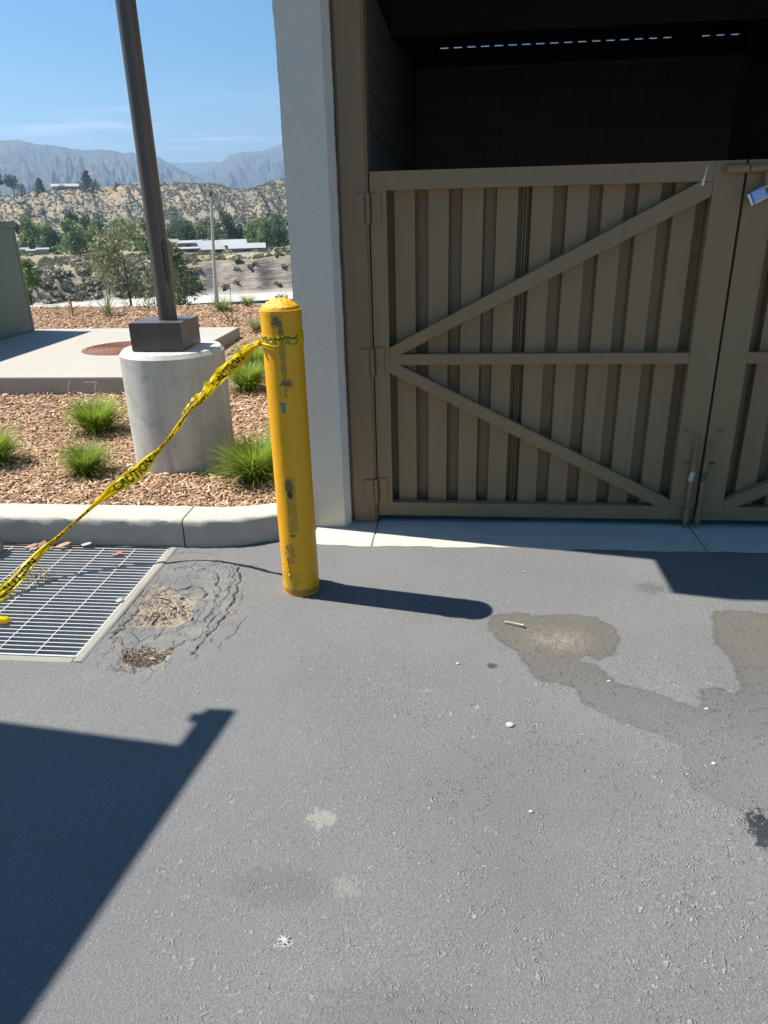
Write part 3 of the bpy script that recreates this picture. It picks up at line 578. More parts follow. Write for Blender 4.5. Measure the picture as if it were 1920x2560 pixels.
# ------------------------------------------------------------------ gates
YG = 3.72
def gate(x0, x1, hinge_left, label):
    """leaf between x0 and x1; all parts in world coordinates under an empty at its foot"""
    g = empty('metal_gate', ((x0+x1)/2, YG, .03), label, 'gate', 'pair of brown enclosure gates')
    off = -g.location; H0, H1 = .03, 1.768
    s = 1 if hinge_left else -1
    X = (lambda u: x0+u) if hinge_left else (lambda u: x1-u)
    Wd = x1-x0
    def b(mb, name, mat=M['gate'], bevel=.0007, **k):
        o = mb.build(name, mat, g, bevel=bevel, seg=2, smooth_ang=35, **k); o.location = off; return o
    def bx(u0, u1, y0, y1, z0, z1):
        a, c = sorted((X(u0), X(u1))); return MB().box(a, c, y0, y1, z0, z1)
    b(bx(0, .078, YG, YG+.05, H0, H1), 'hinge_stile'); b(bx(Wd-.130, Wd, YG, YG+.05, H0, H1), 'latch_stile')
    b(bx(.0783, Wd-.1303, YG+.0006, YG+.05, H1-.083, H1), 'top_rail'); b(bx(.0783, Wd-.1303, YG+.0006, YG+.05, H0, H0+.076), 'bottom_rail')
    b(bx(.079, Wd-.131, YG+.003, YG+.048, .864, .918), 'middle_rail')
    def brace(pts): b(MB().prism([(X(u), z) for u, z in (pts if hinge_left else pts[::-1])], 'y', YG+.0008, YG+.046), 'diagonal_brace', bevel=.002)
    brace([(.0785, .952), (.0785, .905), (.125, .905), (.135, .918), (Wd-.1305, 1.622), (Wd-.1305, 1.684), (Wd-.19, 1.684)])
    brace([(.0785, .822), (Wd-.205, .107), (Wd-.1305, .107), (Wd-.1305, .141), (.133, .862), (.12, .875), (.0785, .875)])
    # corrugated sheet behind the frame
    u = .062; pts = []; per = .1625; yb, yf = YG+.104, YG+.05
    offs = -.354-.163+.037
    # raised flat .097, recess .066
    V = []; a0 = .113 if hinge_left else .10; xx = a0-per
    prof = []
    while xx < Wd-.08:
        prof += [(xx, yf), (xx+.0955, yf), (xx+.1015, yb), (xx+.1565, yb)]; xx += per
    prof = [(max(.06, min(Wd-.1, u)), y) for u, y in prof if -.2 < u]
    pr = []
    for p in prof:
        if not pr or p != pr[-1]: pr.append(p)
    bm = bmesh.new(); A = []; t = .0015
    lo = [bm.verts.new((X(u), y, H0+.03)) for u, y in pr]; hi = [bm.verts.new((X(u), y, H1-.02)) for u, y in pr]
    for i in range(len(pr)-1):
        if abs(pr[i+1][0]-pr[i][0]) > 1e-5: bm.faces.new([lo[i], lo[i+1], hi[i+1], hi[i]])
    bmesh.ops.recalc_face_normals(bm, faces=bm.faces)
    me = bpy.data.meshes.new('corrugated_panel'); bm.to_mesh(me); bm.free()
    o = link('corrugated_panel', me, M['gate'], g, off); sol = o.modifiers.new('s', 'SOLIDIFY'); sol.thickness = .0015; sol.offset = -1
    # lap seams in the recesses
    for k, dd in ((4, .022), (4, .034), (1, .018), (2, .016), (3, .014)):
        uu = a0+per*(k-1)+.1015+dd-(.0 if k == 4 else .006)
        b(bx(uu, uu+.0035, yb-(.045 if k == 4 else .012), yb-.0016, H0+.05, H1-.05), 'lap_seam', bevel=0)
    # hinges
    for z0, z1 in ((1.539, 1.679), (.809, .956), (.112, .252)):
        h = bx(.006, .055, YG-.006, YG-.0005, z0, z1); hp = h.build('hinge', M['gate'], g, bevel=.003); hp.location = off
        pl = bx(-.073, -.024, YG-.028, YG-.021, z0+.002, z1-.004).build('hinge_plate', M['post'], hp, bevel=.003)
        kn = MB(); n5 = 5
        for i in range(n5):
            a = z0-.002+(z1-z0)*i/n5; kn.tube([(X(-.008), YG-.022, a+.002), (X(-.008), YG-.022, a+(z1-z0)/n5-.001)], .0095, 10)
        kn.build('hinge_knuckle', M['gate'], hp, smooth_ang=40)
    # cane bolt at the latch stile
    cx = Wd-.041 if hinge_left else Wd-.010+.0
    cxw = X(Wd-.045) if hinge_left else X(Wd-.004)
    zt = .47 if hinge_left else .44
    rod = MB().tube([(cxw, YG-.022, -.06), (cxw, YG-.022, zt), (cxw+.004, YG-.03, zt+.022), (cxw-.018*s, YG-.05, zt+.034)], .0085, 10)
    rb = rod.build('cane_bolt', M['gate'], g, smooth_ang=50); rb.location = off
    MB().tube([(cxw, YG-.022, .03), (cxw, YG-.022, .105)], .016, 12).build('sleeve', M['gate'], rb, smooth_ang=40)
    MB().tube([(cxw, YG-.022, .16), (cxw, YG-.022, .36)], .0125, 12).build('sleeve', M['gate'], rb, smooth_ang=40)
    MB().tube([(cxw-.004, YG-.022, .26), (cxw+.002, YG-.0235, .31)], .0133, 10).build('worn_patch', M['galv'] if hinge_left else M['bronze_light'], rb, smooth_ang=40)
    MB().tube([(cxw-.006*s, YG-.036, .385), (cxw-.006*s, YG-.036, .43)], .007, 8).build('bolt_handle', M['gate'], rb, smooth_ang=50)
    for zz, dx in ((.53, -.055), (.35, -.045)):
        q = MB().tube([(cxw+dx*s, YG, zz), (cxw+dx*s, YG-.022, zz), (cxw+(dx+.022)*s, YG-.025, zz-.003)], .006, 8); q.build('keeper', M['gate'], rb, smooth_ang=50)
    return g, off
gL, oL = gate(-.431, 1.258, True, 'brown steel gate leaf on the left, hinged to the post beside the stucco column')
gR, oR = gate(1.270, 2.965, False, 'brown steel gate leaf at the right edge carrying the padlock')
# slide bolt across the gap
sb = MB().tube([(1.268, YG-.022, 1.732), (1.60, YG-.022, 1.732)], .0165, 14); s1_ = sb.build('slide_bolt', M['gate'], gR, smooth_ang=40); s1_.location = oR
o = MB().tube([(1.169, YG-.022, 1.732), (1.262, YG-.022, 1.732)], .0185, 14).build('bolt_sleeve', M['gate'], gL, smooth_ang=40); o.location = oL
o = MB().box(1.335, 1.349, YG-.046, YG-.001, 1.60, 1.7185).build('lock_hasp', M['gate'], gR, bevel=.002); o.location = oR
o = MB().prism([(1.0735, 1.668), (1.079, 1.690), (1.0855, 1.712), (1.091, 1.752), (1.0925, 1.752), (1.0885, 1.708), (1.0855, 1.668)], 'y', YG-.0035, YG+.001).build('gap_light_patch', M['white'], gL); o.location = oL  # white piece stands in for light showing through the gap
o['label'] = 'white piece painted as light showing through the gap in the top corner'
# padlock
PL = empty('padlock', (1.312, YG-.05, 1.622), 'silver and blue padlock hanging tilted on the right gate leaf', 'padlock')
PL.rotation_euler = (0, R(62), 0); PL.scale = (1.4, 1.2, 1.35)
silver = simple('brushed_steel', (.30, .42, .72), .35, .12, 30, 200, .05, .001, .5, .35); bright = simple('chromed_steel', (.6, .62, .66), .25, .05, 30, 200, .03, .001, .5, .8); M['blue'] = simple('blue_band', (.02, .03, .25), .4, .05)
MB().box(-.0185, .0185, -.011, .011, -.030, .022).build('lock_body', silver, PL, bevel=.003, seg=3)
MB().box(-.019, .019, -.0116, .0116, -.0335, -.0255).build('end_cap', bright, PL, bevel=.001)
MB().box(.0145, .0190, -.0115, .0112, -.025, .0222).build('side_edge', bright, PL, bevel=.001)
MB().box(-.0192, .0194, -.0119, .0117, -.0250, -.0205).build('blue_band', M['blue'], PL, bevel=.001)
MB().tube([(-.012, 0, .018), (-.012, 0, .045)]+[(-.012*math.cos(t), 0, .045+.012*math.sin(t)) for t in np.linspace(.2, PI-.2, 8)]+[(.012, 0, .045), (.012, 0, .018)], .0035, 8).build('shackle', bright, PL, smooth_ang=60)

# ------------------------------------------------------------------ bollard
BO = (-.705, 2.909)
bo = empty('bollard', (BO[0], BO[1], 0), 'scuffed yellow steel bollard standing on the asphalt in front of the column', 'bollard')
bm_ = MB().lathe([(.0815, -.03)]+[(.0815, z) for z in np.arange(.0, 1.22, .04)]+[(.0820, 1.235), (.083, 1.246), (.0825, 1.250), (.079, 1.251)], 0, 0, 64)
o = bm_.build('pipe', M['yellow'], bo, smooth_ang=35)
V = []; F = []; nr, na = 16, 64
for i in range(nr+1):
    r = .0795*i/nr; 
    for k in range(na):
        a = 2*PI*k/na; x, y = r*math.cos(a), r*math.sin(a)
        z = 1.2505+.040*math.cos(min(1, r/.0795)*PI/2)**.75+.0042*noise.noise(Vector((x*80, y*80, 2)))+.004*abs(noise.noise(Vector((x*170, y*170, 5))))*(1 if i < nr else 0)
        V.append((x, y, z))
for i in range(nr):
    for k in range(na): F.append((i*na+k, i*na+(k+1) % na, (i+1)*na+(k+1) % na, (i+1)*na+k))
me = bpy.data.meshes.new('concrete_cap'); me.from_pydata(V, [], F); smooth(me); link('concrete_cap', me, M['yellow'], bo)
# paint drips low on the pipe
for zz, a, rr in ((.185, -2.03, .005), (.165, -2.0, .004), (.15, -1.98, .005), (.13, -1.97, .004), (.10, -1.97, .006), (.245, -2.05, .004)):
    dr = MB().tube([(.081*math.cos(a), .081*math.sin(a), zz+.012), (.0835*math.cos(a), .0835*math.sin(a), zz), (.081*math.cos(a), .081*math.sin(a), zz-.012)], [rr*.5, rr, rr*.4], 8)
    dr.build('paint_run', M['yellow'], bo, smooth_ang=80)

# ------------------------------------------------------------------ caution tape
def text_mesh(body, height, bold=.02, sx=.8):
    cu = bpy.data.curves.new('t', 'FONT'); cu.body = body; cu.size = 1; cu.offset = bold; cu.resolution_u = 3; cu.fill_mode = 'FRONT'
    ob = bpy.data.objects.new('t', cu); C.objects.link(ob)
    dg = bpy.context.evaluated_depsgraph_get(); me = bpy.data.meshes.new_from_object(ob.evaluated_get(dg))
    V = np.array([v.co[:] for v in me.vertices]); bmt = bmesh.new(); bmt.from_mesh(me)
    bmesh.ops.triangulate(bmt, faces=bmt.faces)
    mn, mx = V.min(0), V.max(0); s = height/(mx[1]-mn[1])
    for v in bmt.verts: v.co = Vector(((v.co.x-mn[0])*s*sx, (v.co.y-(mn[1]+mx[1])/2)*s, 0))
    for _ in range(2): bmesh.ops.subdivide_edges(bmt, edges=[e for e in bmt.edges if e.calc_length() > .012], cuts=1); bmesh.ops.triangulate(bmt, faces=bmt.faces)
    Vt = np.array([v.co[:] for v in bmt.verts]); Ft = np.array([[v.index for v in f.verts] for f in bmt.faces]); 
    bmt.verts.index_update(); Ft = np.array([[v.index for v in f.verts] for f in bmt.faces])
    bmt.free(); bpy.data.objects.remove(ob); bpy.data.curves.remove(cu); bpy.data.meshes.remove(me)
    return Vt, Ft, (mx[0]-mn[0])*s*sx
TP = [(-.785, 2.865, 1.122, .004), (-.80, 2.905, 1.112, .008), (-.849, 2.93, 1.084, .014), (-.885, 2.948, 1.058, .022), (-.953, 2.985, 1.005, .026), (-1.02, 3.02, .955, .022), (-1.114, 3.075, .858, .016), (-1.175, 3.10, .81, .013), (-1.229, 3.115, .762, .008), (-1.301, 3.138, .678, .0125), (-1.371, 3.18, .611, .0095), (-1.42, 3.20, .565, .012), (-1.474, 3.222, .517, .024),
      (-1.52, 3.226, .475, .033), (-1.566, 3.223, .435, .036), (-1.62, 3.205, .405, .033), (-1.666, 3.178, .375, .027), (-1.76, 3.138, .305, .012), (-1.812, 3.108, .262, .009), (-1.911, 3.022, .179, .010), (-1.97, 2.969, .133, .017), (-2.01, 2.869, .084, .027), (-2.043, 2.777, .042, .033), (-2.09, 2.66, .022, .034), (-2.2, 2.5, .012, .03), (-2.35, 2.38, .008, .03)]
def catmull(P, n):
    P = np.array(P); P = np.vstack([2*P[0]-P[1], P, 2*P[-1]-P[-2]]); out = []
    for i in range(1, len(P)-2):
        for t in np.linspace(0, 1, n, endpoint=False):
            a, b, c, d = P[i-1], P[i], P[i+1], P[i+2]
            out.append(.5*((2*b)+(-a+c)*t+(2*a-5*b+4*c-d)*t*t+(-a+3*b-3*c+d)*t**3))
    out.append(P[-2]); return np.array(out)
RB = catmull(TP, 16)
cs = np.concatenate([[0], np.cumsum(np.linalg.norm(np.diff(RB[:, :3], axis=0), axis=1))]); TL = cs[-1]
camv = np.array([0, 0, 1.6])
def ribbon_pt(s, v, lift=0, tw=0):
    s = np.clip(s, 0, TL); p = np.stack([np.interp(s, cs, RB[:, i]) for i in range(3)], -1); h = np.interp(s, cs, RB[:, 3])
    e = .01; q = np.stack([np.interp(np.clip(s+e, 0, TL), cs, RB[:, i])-np.interp(np.clip(s-e, 0, TL), cs, RB[:, i]) for i in range(3)], -1); q /= np.linalg.norm(q, axis=-1, keepdims=True)
    view = camv-p; view /= np.linalg.norm(view, axis=-1, keepdims=True)
    w = np.cross(view, q); w /= np.linalg.norm(w, axis=-1, keepdims=True); nrm = np.cross(q, w); nrm *= np.sign((nrm*view).sum(-1, keepdims=True))
    flat = np.clip(h/.038, .1, 1); dep = .038*np.sqrt(np.clip(1-flat**2, 0, 1))
    ang = .5*np.sin(s*7.0+1); ca, sa = np.cos(ang)[..., None], np.sin(ang)[..., None]; w2 = w*ca+nrm*sa*.5
    fold = (np.abs(((v*1.5+.25*np.sin(s*9)) % 1)-.5)*2-.5)*dep*.55+.0025*np.sin(s*55+v*5)
    return p+w2*(h*v)[..., None]+nrm*(fold+lift)[..., None]
ns, nv = 420, 13
S = np.linspace(0, TL, ns); Vv = np.linspace(-1, 1, nv); SS, VW = np.meshgrid(S, Vv, indexing='ij')
Vr = ribbon_pt(SS.ravel(), VW.ravel()); i = np.arange((ns-1)*(nv-1)); r_ = i//(nv-1); c_ = i % (nv-1); a_ = r_*nv+c_
tape = link('caution_tape', npmesh('caution_tape', Vr, np.stack([a_, a_+nv, a_+nv+1, a_+1], 1), True), M['tape'])
tag(tape, 'yellow caution tape tied round the bollard and sagging down onto the drain grate', 'caution tape')
VT, FT, TW = text_mesh('CAUTION', 1.3, .03, .8)     # v height 1.3 of the half width, in ribbon units
VT0, FT0, TW0 = text_mesh('CAUTION', .052, .02, .78)
lets = []; fcs = []; of = 0
for s_end in [float(cs[int(16*q)])+VT0[:, 0].max()/2 for q in (21.6, 18.6, 14.1, 10.6, 7.4, 4.4)]:
    # text reads upwards, from the low end of the tape towards the bollard
    s = s_end*1.0-(VT0[:, 0]); v = -VT0[:, 1]/.038
    link('caution_lettering', npmesh('caution_lettering', ribbon_pt(s, v, .0012), FT0), M['ink'], tape)
# band around the bollard
def band(z_of, h, r, name, parent):
    th = np.linspace(0, 2*PI, 97); Vb = []
    for t in th:
        zc = z_of(t)
        for v in (-1, -.5, 0, .5, 1): Vb.append((BO[0]+(r+.0008*math.sin(t*9+v*2))*math.cos(t), BO[1]+(r+.0008*math.sin(t*9+v*2))*math.sin(t), zc+h/2*v))
    i = np.arange(96*4); rr = i//4; cc = i % 4; a = rr*5+cc
    return link(name, npmesh(name, Vb, np.stack([a, a+5, a+6, a+1], 1), True), M['tape'], parent)
zof = lambda t: 1.141+.004*math.sin(t+.4)
band(zof, .044, .0838, 'wrap', tape)
def wrapped(Vt, Ft, z_of, t0, r, name, mat, flip=1):
    # mirrored lettering seen through the plastic: C at the right, N at the left
    t = t0-Vt[:, 0]/r
    Vb = np.stack([BO[0]+r*np.cos(t), BO[1]+r*np.sin(t), np.array([z_of(x) for x in t])+flip*Vt[:, 1]], 1)
    return link(name, npmesh(name, Vb, Ft), mat, tape)
VT3, FT3, TW3 = text_mesh('CAUTION', .027, .015, 1.0)
def halfclip(Vt, Ft, lo, hi):
    c = Vt[Ft].mean(1)[:, 1]; return Ft[(c > lo) & (c < hi)]
wrapped(VT3*np.array([1.35, 1, 1]), FT3, lambda t: zof(t)-.007, R(-30), .0849, 'wrap_lettering', M['ink_faint'])
Vh = VT3*np.array([1.35, 1, 1]); wrapped(Vh, halfclip(Vh, FT3, -.02, -.0015), lambda t: zof(t)+.0165, R(-32), .0852, 'wrap_lettering', M['ink'])
# knot and loose frayed tails
kn = MB()
random.seed(4)
for k in range(5):
    p0 = Vector((-.787, 2.862, 1.128)); pts = [p0+Vector((random.uniform(-.012, .014), random.uniform(-.01, .006), random.uniform(-.016, .016))) for _ in range(4)]; kn.tube(pts, [.003, .006, .006, .003], 6)
for dz, ln in ((-.03, .09), (-.006, .07)):
    kn.tube([(-.783, 2.858, 1.125), (-.755, 2.838, 1.125+dz*.5), (-.725, 2.826, 1.120+dz*.6), (-.70+ln*.1, 2.822, 1.125+dz*.5)], [.004, .0035, .003, .001], 6)
kn.build('knot', M['tape'], tape, smooth_ang=60)
tl = []; tf = []
def strip(pts, w0, w1, name):
    P = catmull(pts, 8); n = len(P); V = []
    for i, p in enumerate(P):
        t = i/(n-1); w = w0+(w1-w0)*t+.003*math.sin(i*1.3); d = P[min(i+1, n-1)]-P[max(i-1, 0)]; d /= np.linalg.norm(d); vw = camv-p; vw /= np.linalg.norm(vw); c = np.cross(vw, d); c /= np.linalg.norm(c); c = c*math.cos(i*.25)+vw*math.sin(i*.25)
        V += [p-c*w, p+c*w]
    return link(name, npmesh(name, V, [(2*i, 2*i+1, 2*i+3, 2*i+2) for i in range(n-1)], True), M['tape'], tape)
strip([(-.79, 2.87, 1.128), (-.85, 2.915, 1.11), (-.92, 2.955, 1.058), (-1.0, 2.995, .998), (-1.08, 3.03, .925)], .005, .012, 'tape_tail')
strip([(-1.08, 3.035, .93), (-1.12, 3.04, .88), (-1.165, 3.05, .85), (-1.20, 3.05, .81), (-1.225, 3.05, .78)], .013, .003, 'frayed_end')
# second scrap of tape at the picture's left
pc = MB().tube([(-2.2, 2.52, .02), (-2.0, 2.525, .024), (-1.91, 2.53, .020), (-1.903, 2.53, .018)], [.022, .020, .018, .010], 10)
o = pc.build('tape_scrap', M['tape'], smooth_ang=60); o.scale = (1, 1, .8); tag(o, 'crumpled end of yellow tape lying on the drain grate at the left edge', 'tape')

# ------------------------------------------------------------------ street light on its concrete pier
P0 = Vector((PIER[0], PIER[1], 0))
lp = empty('lamp_post', P0, 'dark bronze lamp post on a tall round concrete base in the mulch bed', 'lamp post')
MB().lathe([(.318, .02)]+[(.318, z) for z in np.arange(.1, .80, .05)]+[(.318, .819), (.297, .844), (0, .847)], 0, 0, 96).build('concrete_base', M['pier'], lp, smooth_ang=30)
gz = .8475
MB().box(-.185, .135, -.165, -.022, gz, gz+.166).build('base_cover', M['bronze'], lp, bevel=.002)
MB().box(-.183, .133, -.0195, .158, gz, gz+.164).build('base_cover', M['bronze_light'], lp, bevel=.002)
MB().tube([(.0, -.0, gz+.16), (.0, 0, 7.2)], [.056, .045], 40).build('pole', M['bronze'], lp, smooth_ang=40)
MB().box(.045, .068, -.05, .03, 1.24, 1.46).build('handhole_cover', M['bronze'], lp, bevel=.004)
hd = MB().box(-.25, .15, -.75, -.05, 7.15, 7.25).build('luminaire', M['bronze'], lp, bevel=.02)

# ------------------------------------------------------------------ transformer pad, cabinet, manhole
pd = MB().box(-9, -2.74, 6.13, 9.08, .02, .292)
padV = pd.build('equipment_pad', M['pad'], bevel=.006); tag(padV, 'pale raised concrete slab carrying the green cabinet', 'slab')
chk = MB()
def stroke(pts, w=.0085): 
    for a, b in zip(pts, pts[1:]):
        a = Vector((a[0], 0, a[1])); b = Vector((b[0], 0, b[1])); d = (b-a).normalized(); n_ = Vector((-d.z, 0, d.x))*w/2
        q = [a-n_, b-n_, b+n_, a+n_]; chk.prism([(p.x, p.z) for p in q], 'y', 6.1255, 6.129)
stroke([(-3.445, .265), (-3.462, .235), (-3.472, .20), (-3.474, .15), (-3.455, .135)]); stroke([(-3.44, .165), (-3.40, .175), (-3.36, .16)], .006)
o = chk.build('chalk_digit', M['chalk'], padV); o['label'] = 'faint chalk figure 6 on the slab edge'
chk = MB()
stroke([(-3.32, .250), (-3.20, .252), (-3.215, .22), (-3.23, .18), (-3.232, .14)])
o = chk.build('chalk_digit', M['chalk'], padV); o['label'] = 'faint chalk figure 7 on the slab edge'
cab = empty('utility_cabinet', (-6.2, 7.8, .292), 'dark green metal electrical cabinet at the left edge of the slab', 'cabinet')
oc = -cab.location
o = MB().box(-7.3, -5.38, 6.58, 8.98, .293, 1.52).build('cabinet_body', M['green'], cab, bevel=.01); o.location = oc
o = MB().box(-7.32, -5.365, 6.56, 9.0, 1.525, 1.585).build('lid', M['green'], cab, bevel=.008); o.location = oc
o = MB().box(-5.379, -5.376, 8.93, 8.955, .30, 1.5).build('edge_trim', M['green'], cab); o.location = oc
mh = empty('manhole_cover', (-3.60, 7.62, .292), 'rusty round manhole cover set in the concrete slab', 'manhole cover')
pr = [(.43, -.01), (.43, .006), (.415, .007)]
for k in range(7):
    r = .40-k*.055; pr += [(r, .007), (r-.004, .012), (r-.025, .012), (r-.03, .005)]
MB().lathe(pr+[(0, .005)], 0, 0, 64).build('cover_plate', M['rust'], mh, smooth_ang=30)

# ------------------------------------------------------------------ plants near
def tuft_mesh(name, n, h, spread, seed, w=.0028):
    r = np.random.RandomState(seed); a = r.uniform(0, 2*PI, n); rad = np.sqrt(r.uniform(0, 1, n))*.05; lean = np.abs(r.normal(.0, .5, n))*spread+.06; L = h*r.uniform(.6, 1.15, n)
    seg = 5; V = np.zeros((n, seg+1, 2, 3)); az = np.stack([np.cos(a), np.sin(a)], 1)
    sd_ = np.stack([-np.sin(a+r.normal(0, .4, n)), np.cos(a), 0*a], 1)
    pos = np.stack([rad*np.cos(a), rad*np.sin(a), 0*a], 1); th = lean.copy()
    for k in range(seg+1):
        ww = w*(1-(k/seg)**1.6)+.0002; V[:, k, 0] = pos-sd_*ww; V[:, k, 1] = pos+sd_*ww
        pos = pos+np.stack([np.sin(th)*az[:, 0], np.sin(th)*az[:, 1], np.cos(th)], 1)*(L/seg)[:, None]; th = th+(.16+.2*lean*spread)
    i = np.arange(n)[:, None]*(seg+1)*2; F = []
    for k in range(seg): F.append(i+np.array([[2*k, 2*k+1, 2*k+3, 2*k+2]]))
    me = npmesh(name, V.reshape(-1, 3), np.concatenate(F)); attr(me, 'rnd', np.clip(np.repeat(r.beta(2, 2, n), (seg+1)*2)*.6+np.tile(np.repeat(np.arange(seg+1)/seg, 2), n)*.45, 0, 1)); return me
tm = [tuft_mesh('grass_tuft', 1350, .34, .66, s, .0028) for s in (1, 2, 3)]
for x in tm: x.materials.append(M['grass'])
G = [(-2.66, 4.98, .105, .98, 'larger deep green grass tuft in front of the concrete slab, left of the lamp base', 0), (-2.30, 4.10, .10, .74, 'low wide green grass tuft nearest the kerb, left of the lamp base', 1), (-3.02, 4.25, .1, .9, 'green grass tuft cut off by the left edge of the photo', 2),
     (-1.20, 4.0, .105, 1.0, 'bright green grass tuft between the lamp base and the bollard', 0), (-1.86, 6.25, .13, .95, 'green grass tuft just right of the lamp base, nearer of the two behind it', 1), (-2.0, 7.0, .14, 1.05, 'green grass tuft behind the knotted end of the tape', 2),
     (-1.95, 8.1, .15, .9, 'small grass tuft glimpsed left of the bollard top, behind the tape knot', 0), (-1.13, 4.62, .11, .75, 'dark grass tuft half hidden behind the left side of the bollard', 1)]
for x, y, z, s, lb, k in G:
    o = bpy.data.objects.new('grass_tuft', tm[k]); C.objects.link(o); o.location = (x, y, z); o.scale = (s, s, s*.95); o.rotation_euler = (0, 0, x*7); tag(o, lb, 'grass tuft', 'green grass tufts planted in the mulch')
tf_ = tuft_mesh('pale_tuft', 260, .34, .6, 9, .004); tf_.materials.append(M['grass_far'])
for x, y, s, lb in ((-2.62, 9.45, .85, 'small pale green tuft at the back corner of the slab'), (-3.72, 11.5, 1.05, 'yellow green spiky tuft on the bed crest right of the lamp pole'), (-3.50, 12.2, .85, 'round pale shrub tuft beside the spiky one on the bed crest'), (-2.05, 9.0, .6, 'wispy pale tuft behind the tape near the bollard')):
    o = bpy.data.objects.new('bunch_grass', tf_); C.objects.link(o); o.location = (x, y, .17); o.scale = (s, s, s*.8); o.rotation_euler = (0, 0, x*5); tag(o, lb, 'grass tuft', 'pale tufts at the back of the bed')
# wand-like desert plant
yu = tuft_mesh('desert_spoon', 34, .55, .9, 12, .009); yu.materials.append(M['olive'])
o = bpy.data.objects.new('desert_spoon', yu); C.objects.link(o); o.location = (-5.42, 11.1, .18); tag(o, 'thin leaved spiky desert plant on the bed crest left of the lamp pole', 'plant')
def twiggy(loc, h, n, seed, label):
    random.seed(seed); b = MB()
    for k in range(n):
        a = random.uniform(0, 2*PI); l = random.uniform(.05, .5)*h; p = [Vector((0, 0, 0))]
        for j in range(1, 4): p.append(Vector((math.cos(a)*l*j/3+random.uniform(-.02, .02), math.sin(a)*l*j/3, h*j/3*(1 if k == 0 else random.uniform(.3, .6)))))
        if k == 0: p = [Vector((.01*j, 0, h*j/3)) for j in range(4)]
        b.tube(p, [.006, .005, .004, .002], 5)
    o = b.build('dry_twigs', M['twig'], loc=loc); tag(o, label, 'twigs')
twiggy((-3.18, 10.2, .17), .62, 8, 1, 'leafless twiggy sapling standing in the mulch right of the lamp base')
twiggy((-5.0, 11.9, .18), .22, 5, 2, 'short dry sprig on the crest of the mulch bed')

# ------------------------------------------------------------------ litter
def pebble(name, loc, r, mat, label, cat, seed=1, sq=.6):
    bm = bmesh.new(); bmesh.ops.create_icosphere(bm, subdivisions=3, radius=1)
    for v in bm.verts:
        k = 1+.22*noise.noise(v.co*1.3+Vector((seed, 0, 0)))+.08*noise.noise(v.co*4+Vector((seed, 3, 0))); v.co = Vector((v.co.x*k*r, v.co.y*k*r*.8, v.co.z*k*r*sq))
    me = bpy.data.meshes.new(name); bm.to_mesh(me); bm.free(); smooth(me); return tag(link(name, me, mat, loc=loc), label, cat)
pebble('rock', (-2.42, 3.18, .05), .095, M['rock'], 'rounded tan rock on the grate against the kerb at the left edge', 'rock', 3, .75)
for i, (x, y, r, lb) in enumerate(((.014, 2.346, .009, 'small pale pebble on the asphalt below the bollard shadow tip'), (.189, 2.001, .017, 'flat cream stone chip alone on the open asphalt below the stain'), (.225, 1.623, .0075, 'tiny white pebble on the lower middle asphalt'), (.326, 3.125, .006, 'tiny white pebble near the apron right of the bollard'), (.56, 2.27, .008, 'pale pebble on the dark wet streak'), (.86, 2.13, .009, 'cream pebble near the end of the dark streak'), (.80, 1.86, .009, 'rusty pink pebble at the lower right of the stain'))):
    pebble('pebble', (x, y, .002), r*.85, M['pale_stone'], lb, 'pebble', i+5, .5)
pl = MB().tube([(.205, 2.652, .008), (.235, 2.640, .012), (.270, 2.628, .010), (.283, 2.622, .012)], [.0028, .0028, .004, .006], 8)
tag(pl.build('plastic_fork', M['pale_stone'], smooth_ang=60), 'broken white plastic utensil lying on the brown stain', 'litter')
lf = MB(); random.seed(3)
for a in np.linspace(0, 2*PI, 9)[:-1]:
    r = random.uniform(.010, .024); lf.tube([(-.39, 1.173, .003), (-.39+math.cos(a)*r*.5, 1.173+math.sin(a)*r*.5, .006), (-.39+math.cos(a)*r, 1.173+math.sin(a)*r, .004)], [.004, .002, .0008], 5)
tag(lf.build('dropping_splat', M['pale_stone'], smooth_ang=60), 'small white star shaped bird dropping splat on the lower asphalt', 'litter')  # raised rays of the white bird dropping splat
def leaf(loc, s, col, name, label, rz):
    m_ = simple(name+'_mat', col, .8, .2); b = MB().prism([(-.5*s, 0), (-.1*s, -.22*s), (.4*s, -.12*s), (.55*s, .05*s), (.2*s, .22*s), (-.3*s, .15*s)], 'z', 0, .002)
    o = b.build(name, m_, loc=loc); o.rotation_euler = (.2, -.25, rz); tag(o, label, 'leaf')
leaf((-1.72, 3.20, .012), .06, (.32, .12, .07), 'red_leaf', 'small rust red leaf on the grate near the kerb', .2)
leaf((-2.05, 3.272, .02), .085, (.42, .22, .10), 'dry_leaf', 'curled orange brown leaf at the kerb foot behind the tape', .1)
leaf((-1.93, 3.285, .02), .07, (.45, .33, .28), 'pale_leaf', 'pale pink dry leaf at the kerb foot', -.2)
for k, (x, y) in enumerate(((-2.22, 3.26), (-2.19, 3.25), (-2.16, 3.27), (-2.13, 3.255))): leaf((x, y, .015), .08, (.30, .19, .12), 'brown_leaf', ['dry brown leaf beside the rock', 'curled dry leaf second from the rock', 'twisted brown leaf third from the rock', 'brown leaf fragment nearest the tape'][k], k*.9)
sd2 = tuft_mesh('seed_tuft', 60, .06, 1.3, 5, .0015); sd2.materials.append(M['twig']); o = bpy.data.objects.new('dried_seed_head', sd2); C.objects.link(o); o.location = (-1.99, 2.93, .004); tag(o, 'tan dried seed head caught on the middle of the grate', 'seed head')
v, f, r = chips(46, (-1.43, -1.2), (2.20, 3.2), .02, 15, zf=lambda x, y: np.full(len(x), .002))

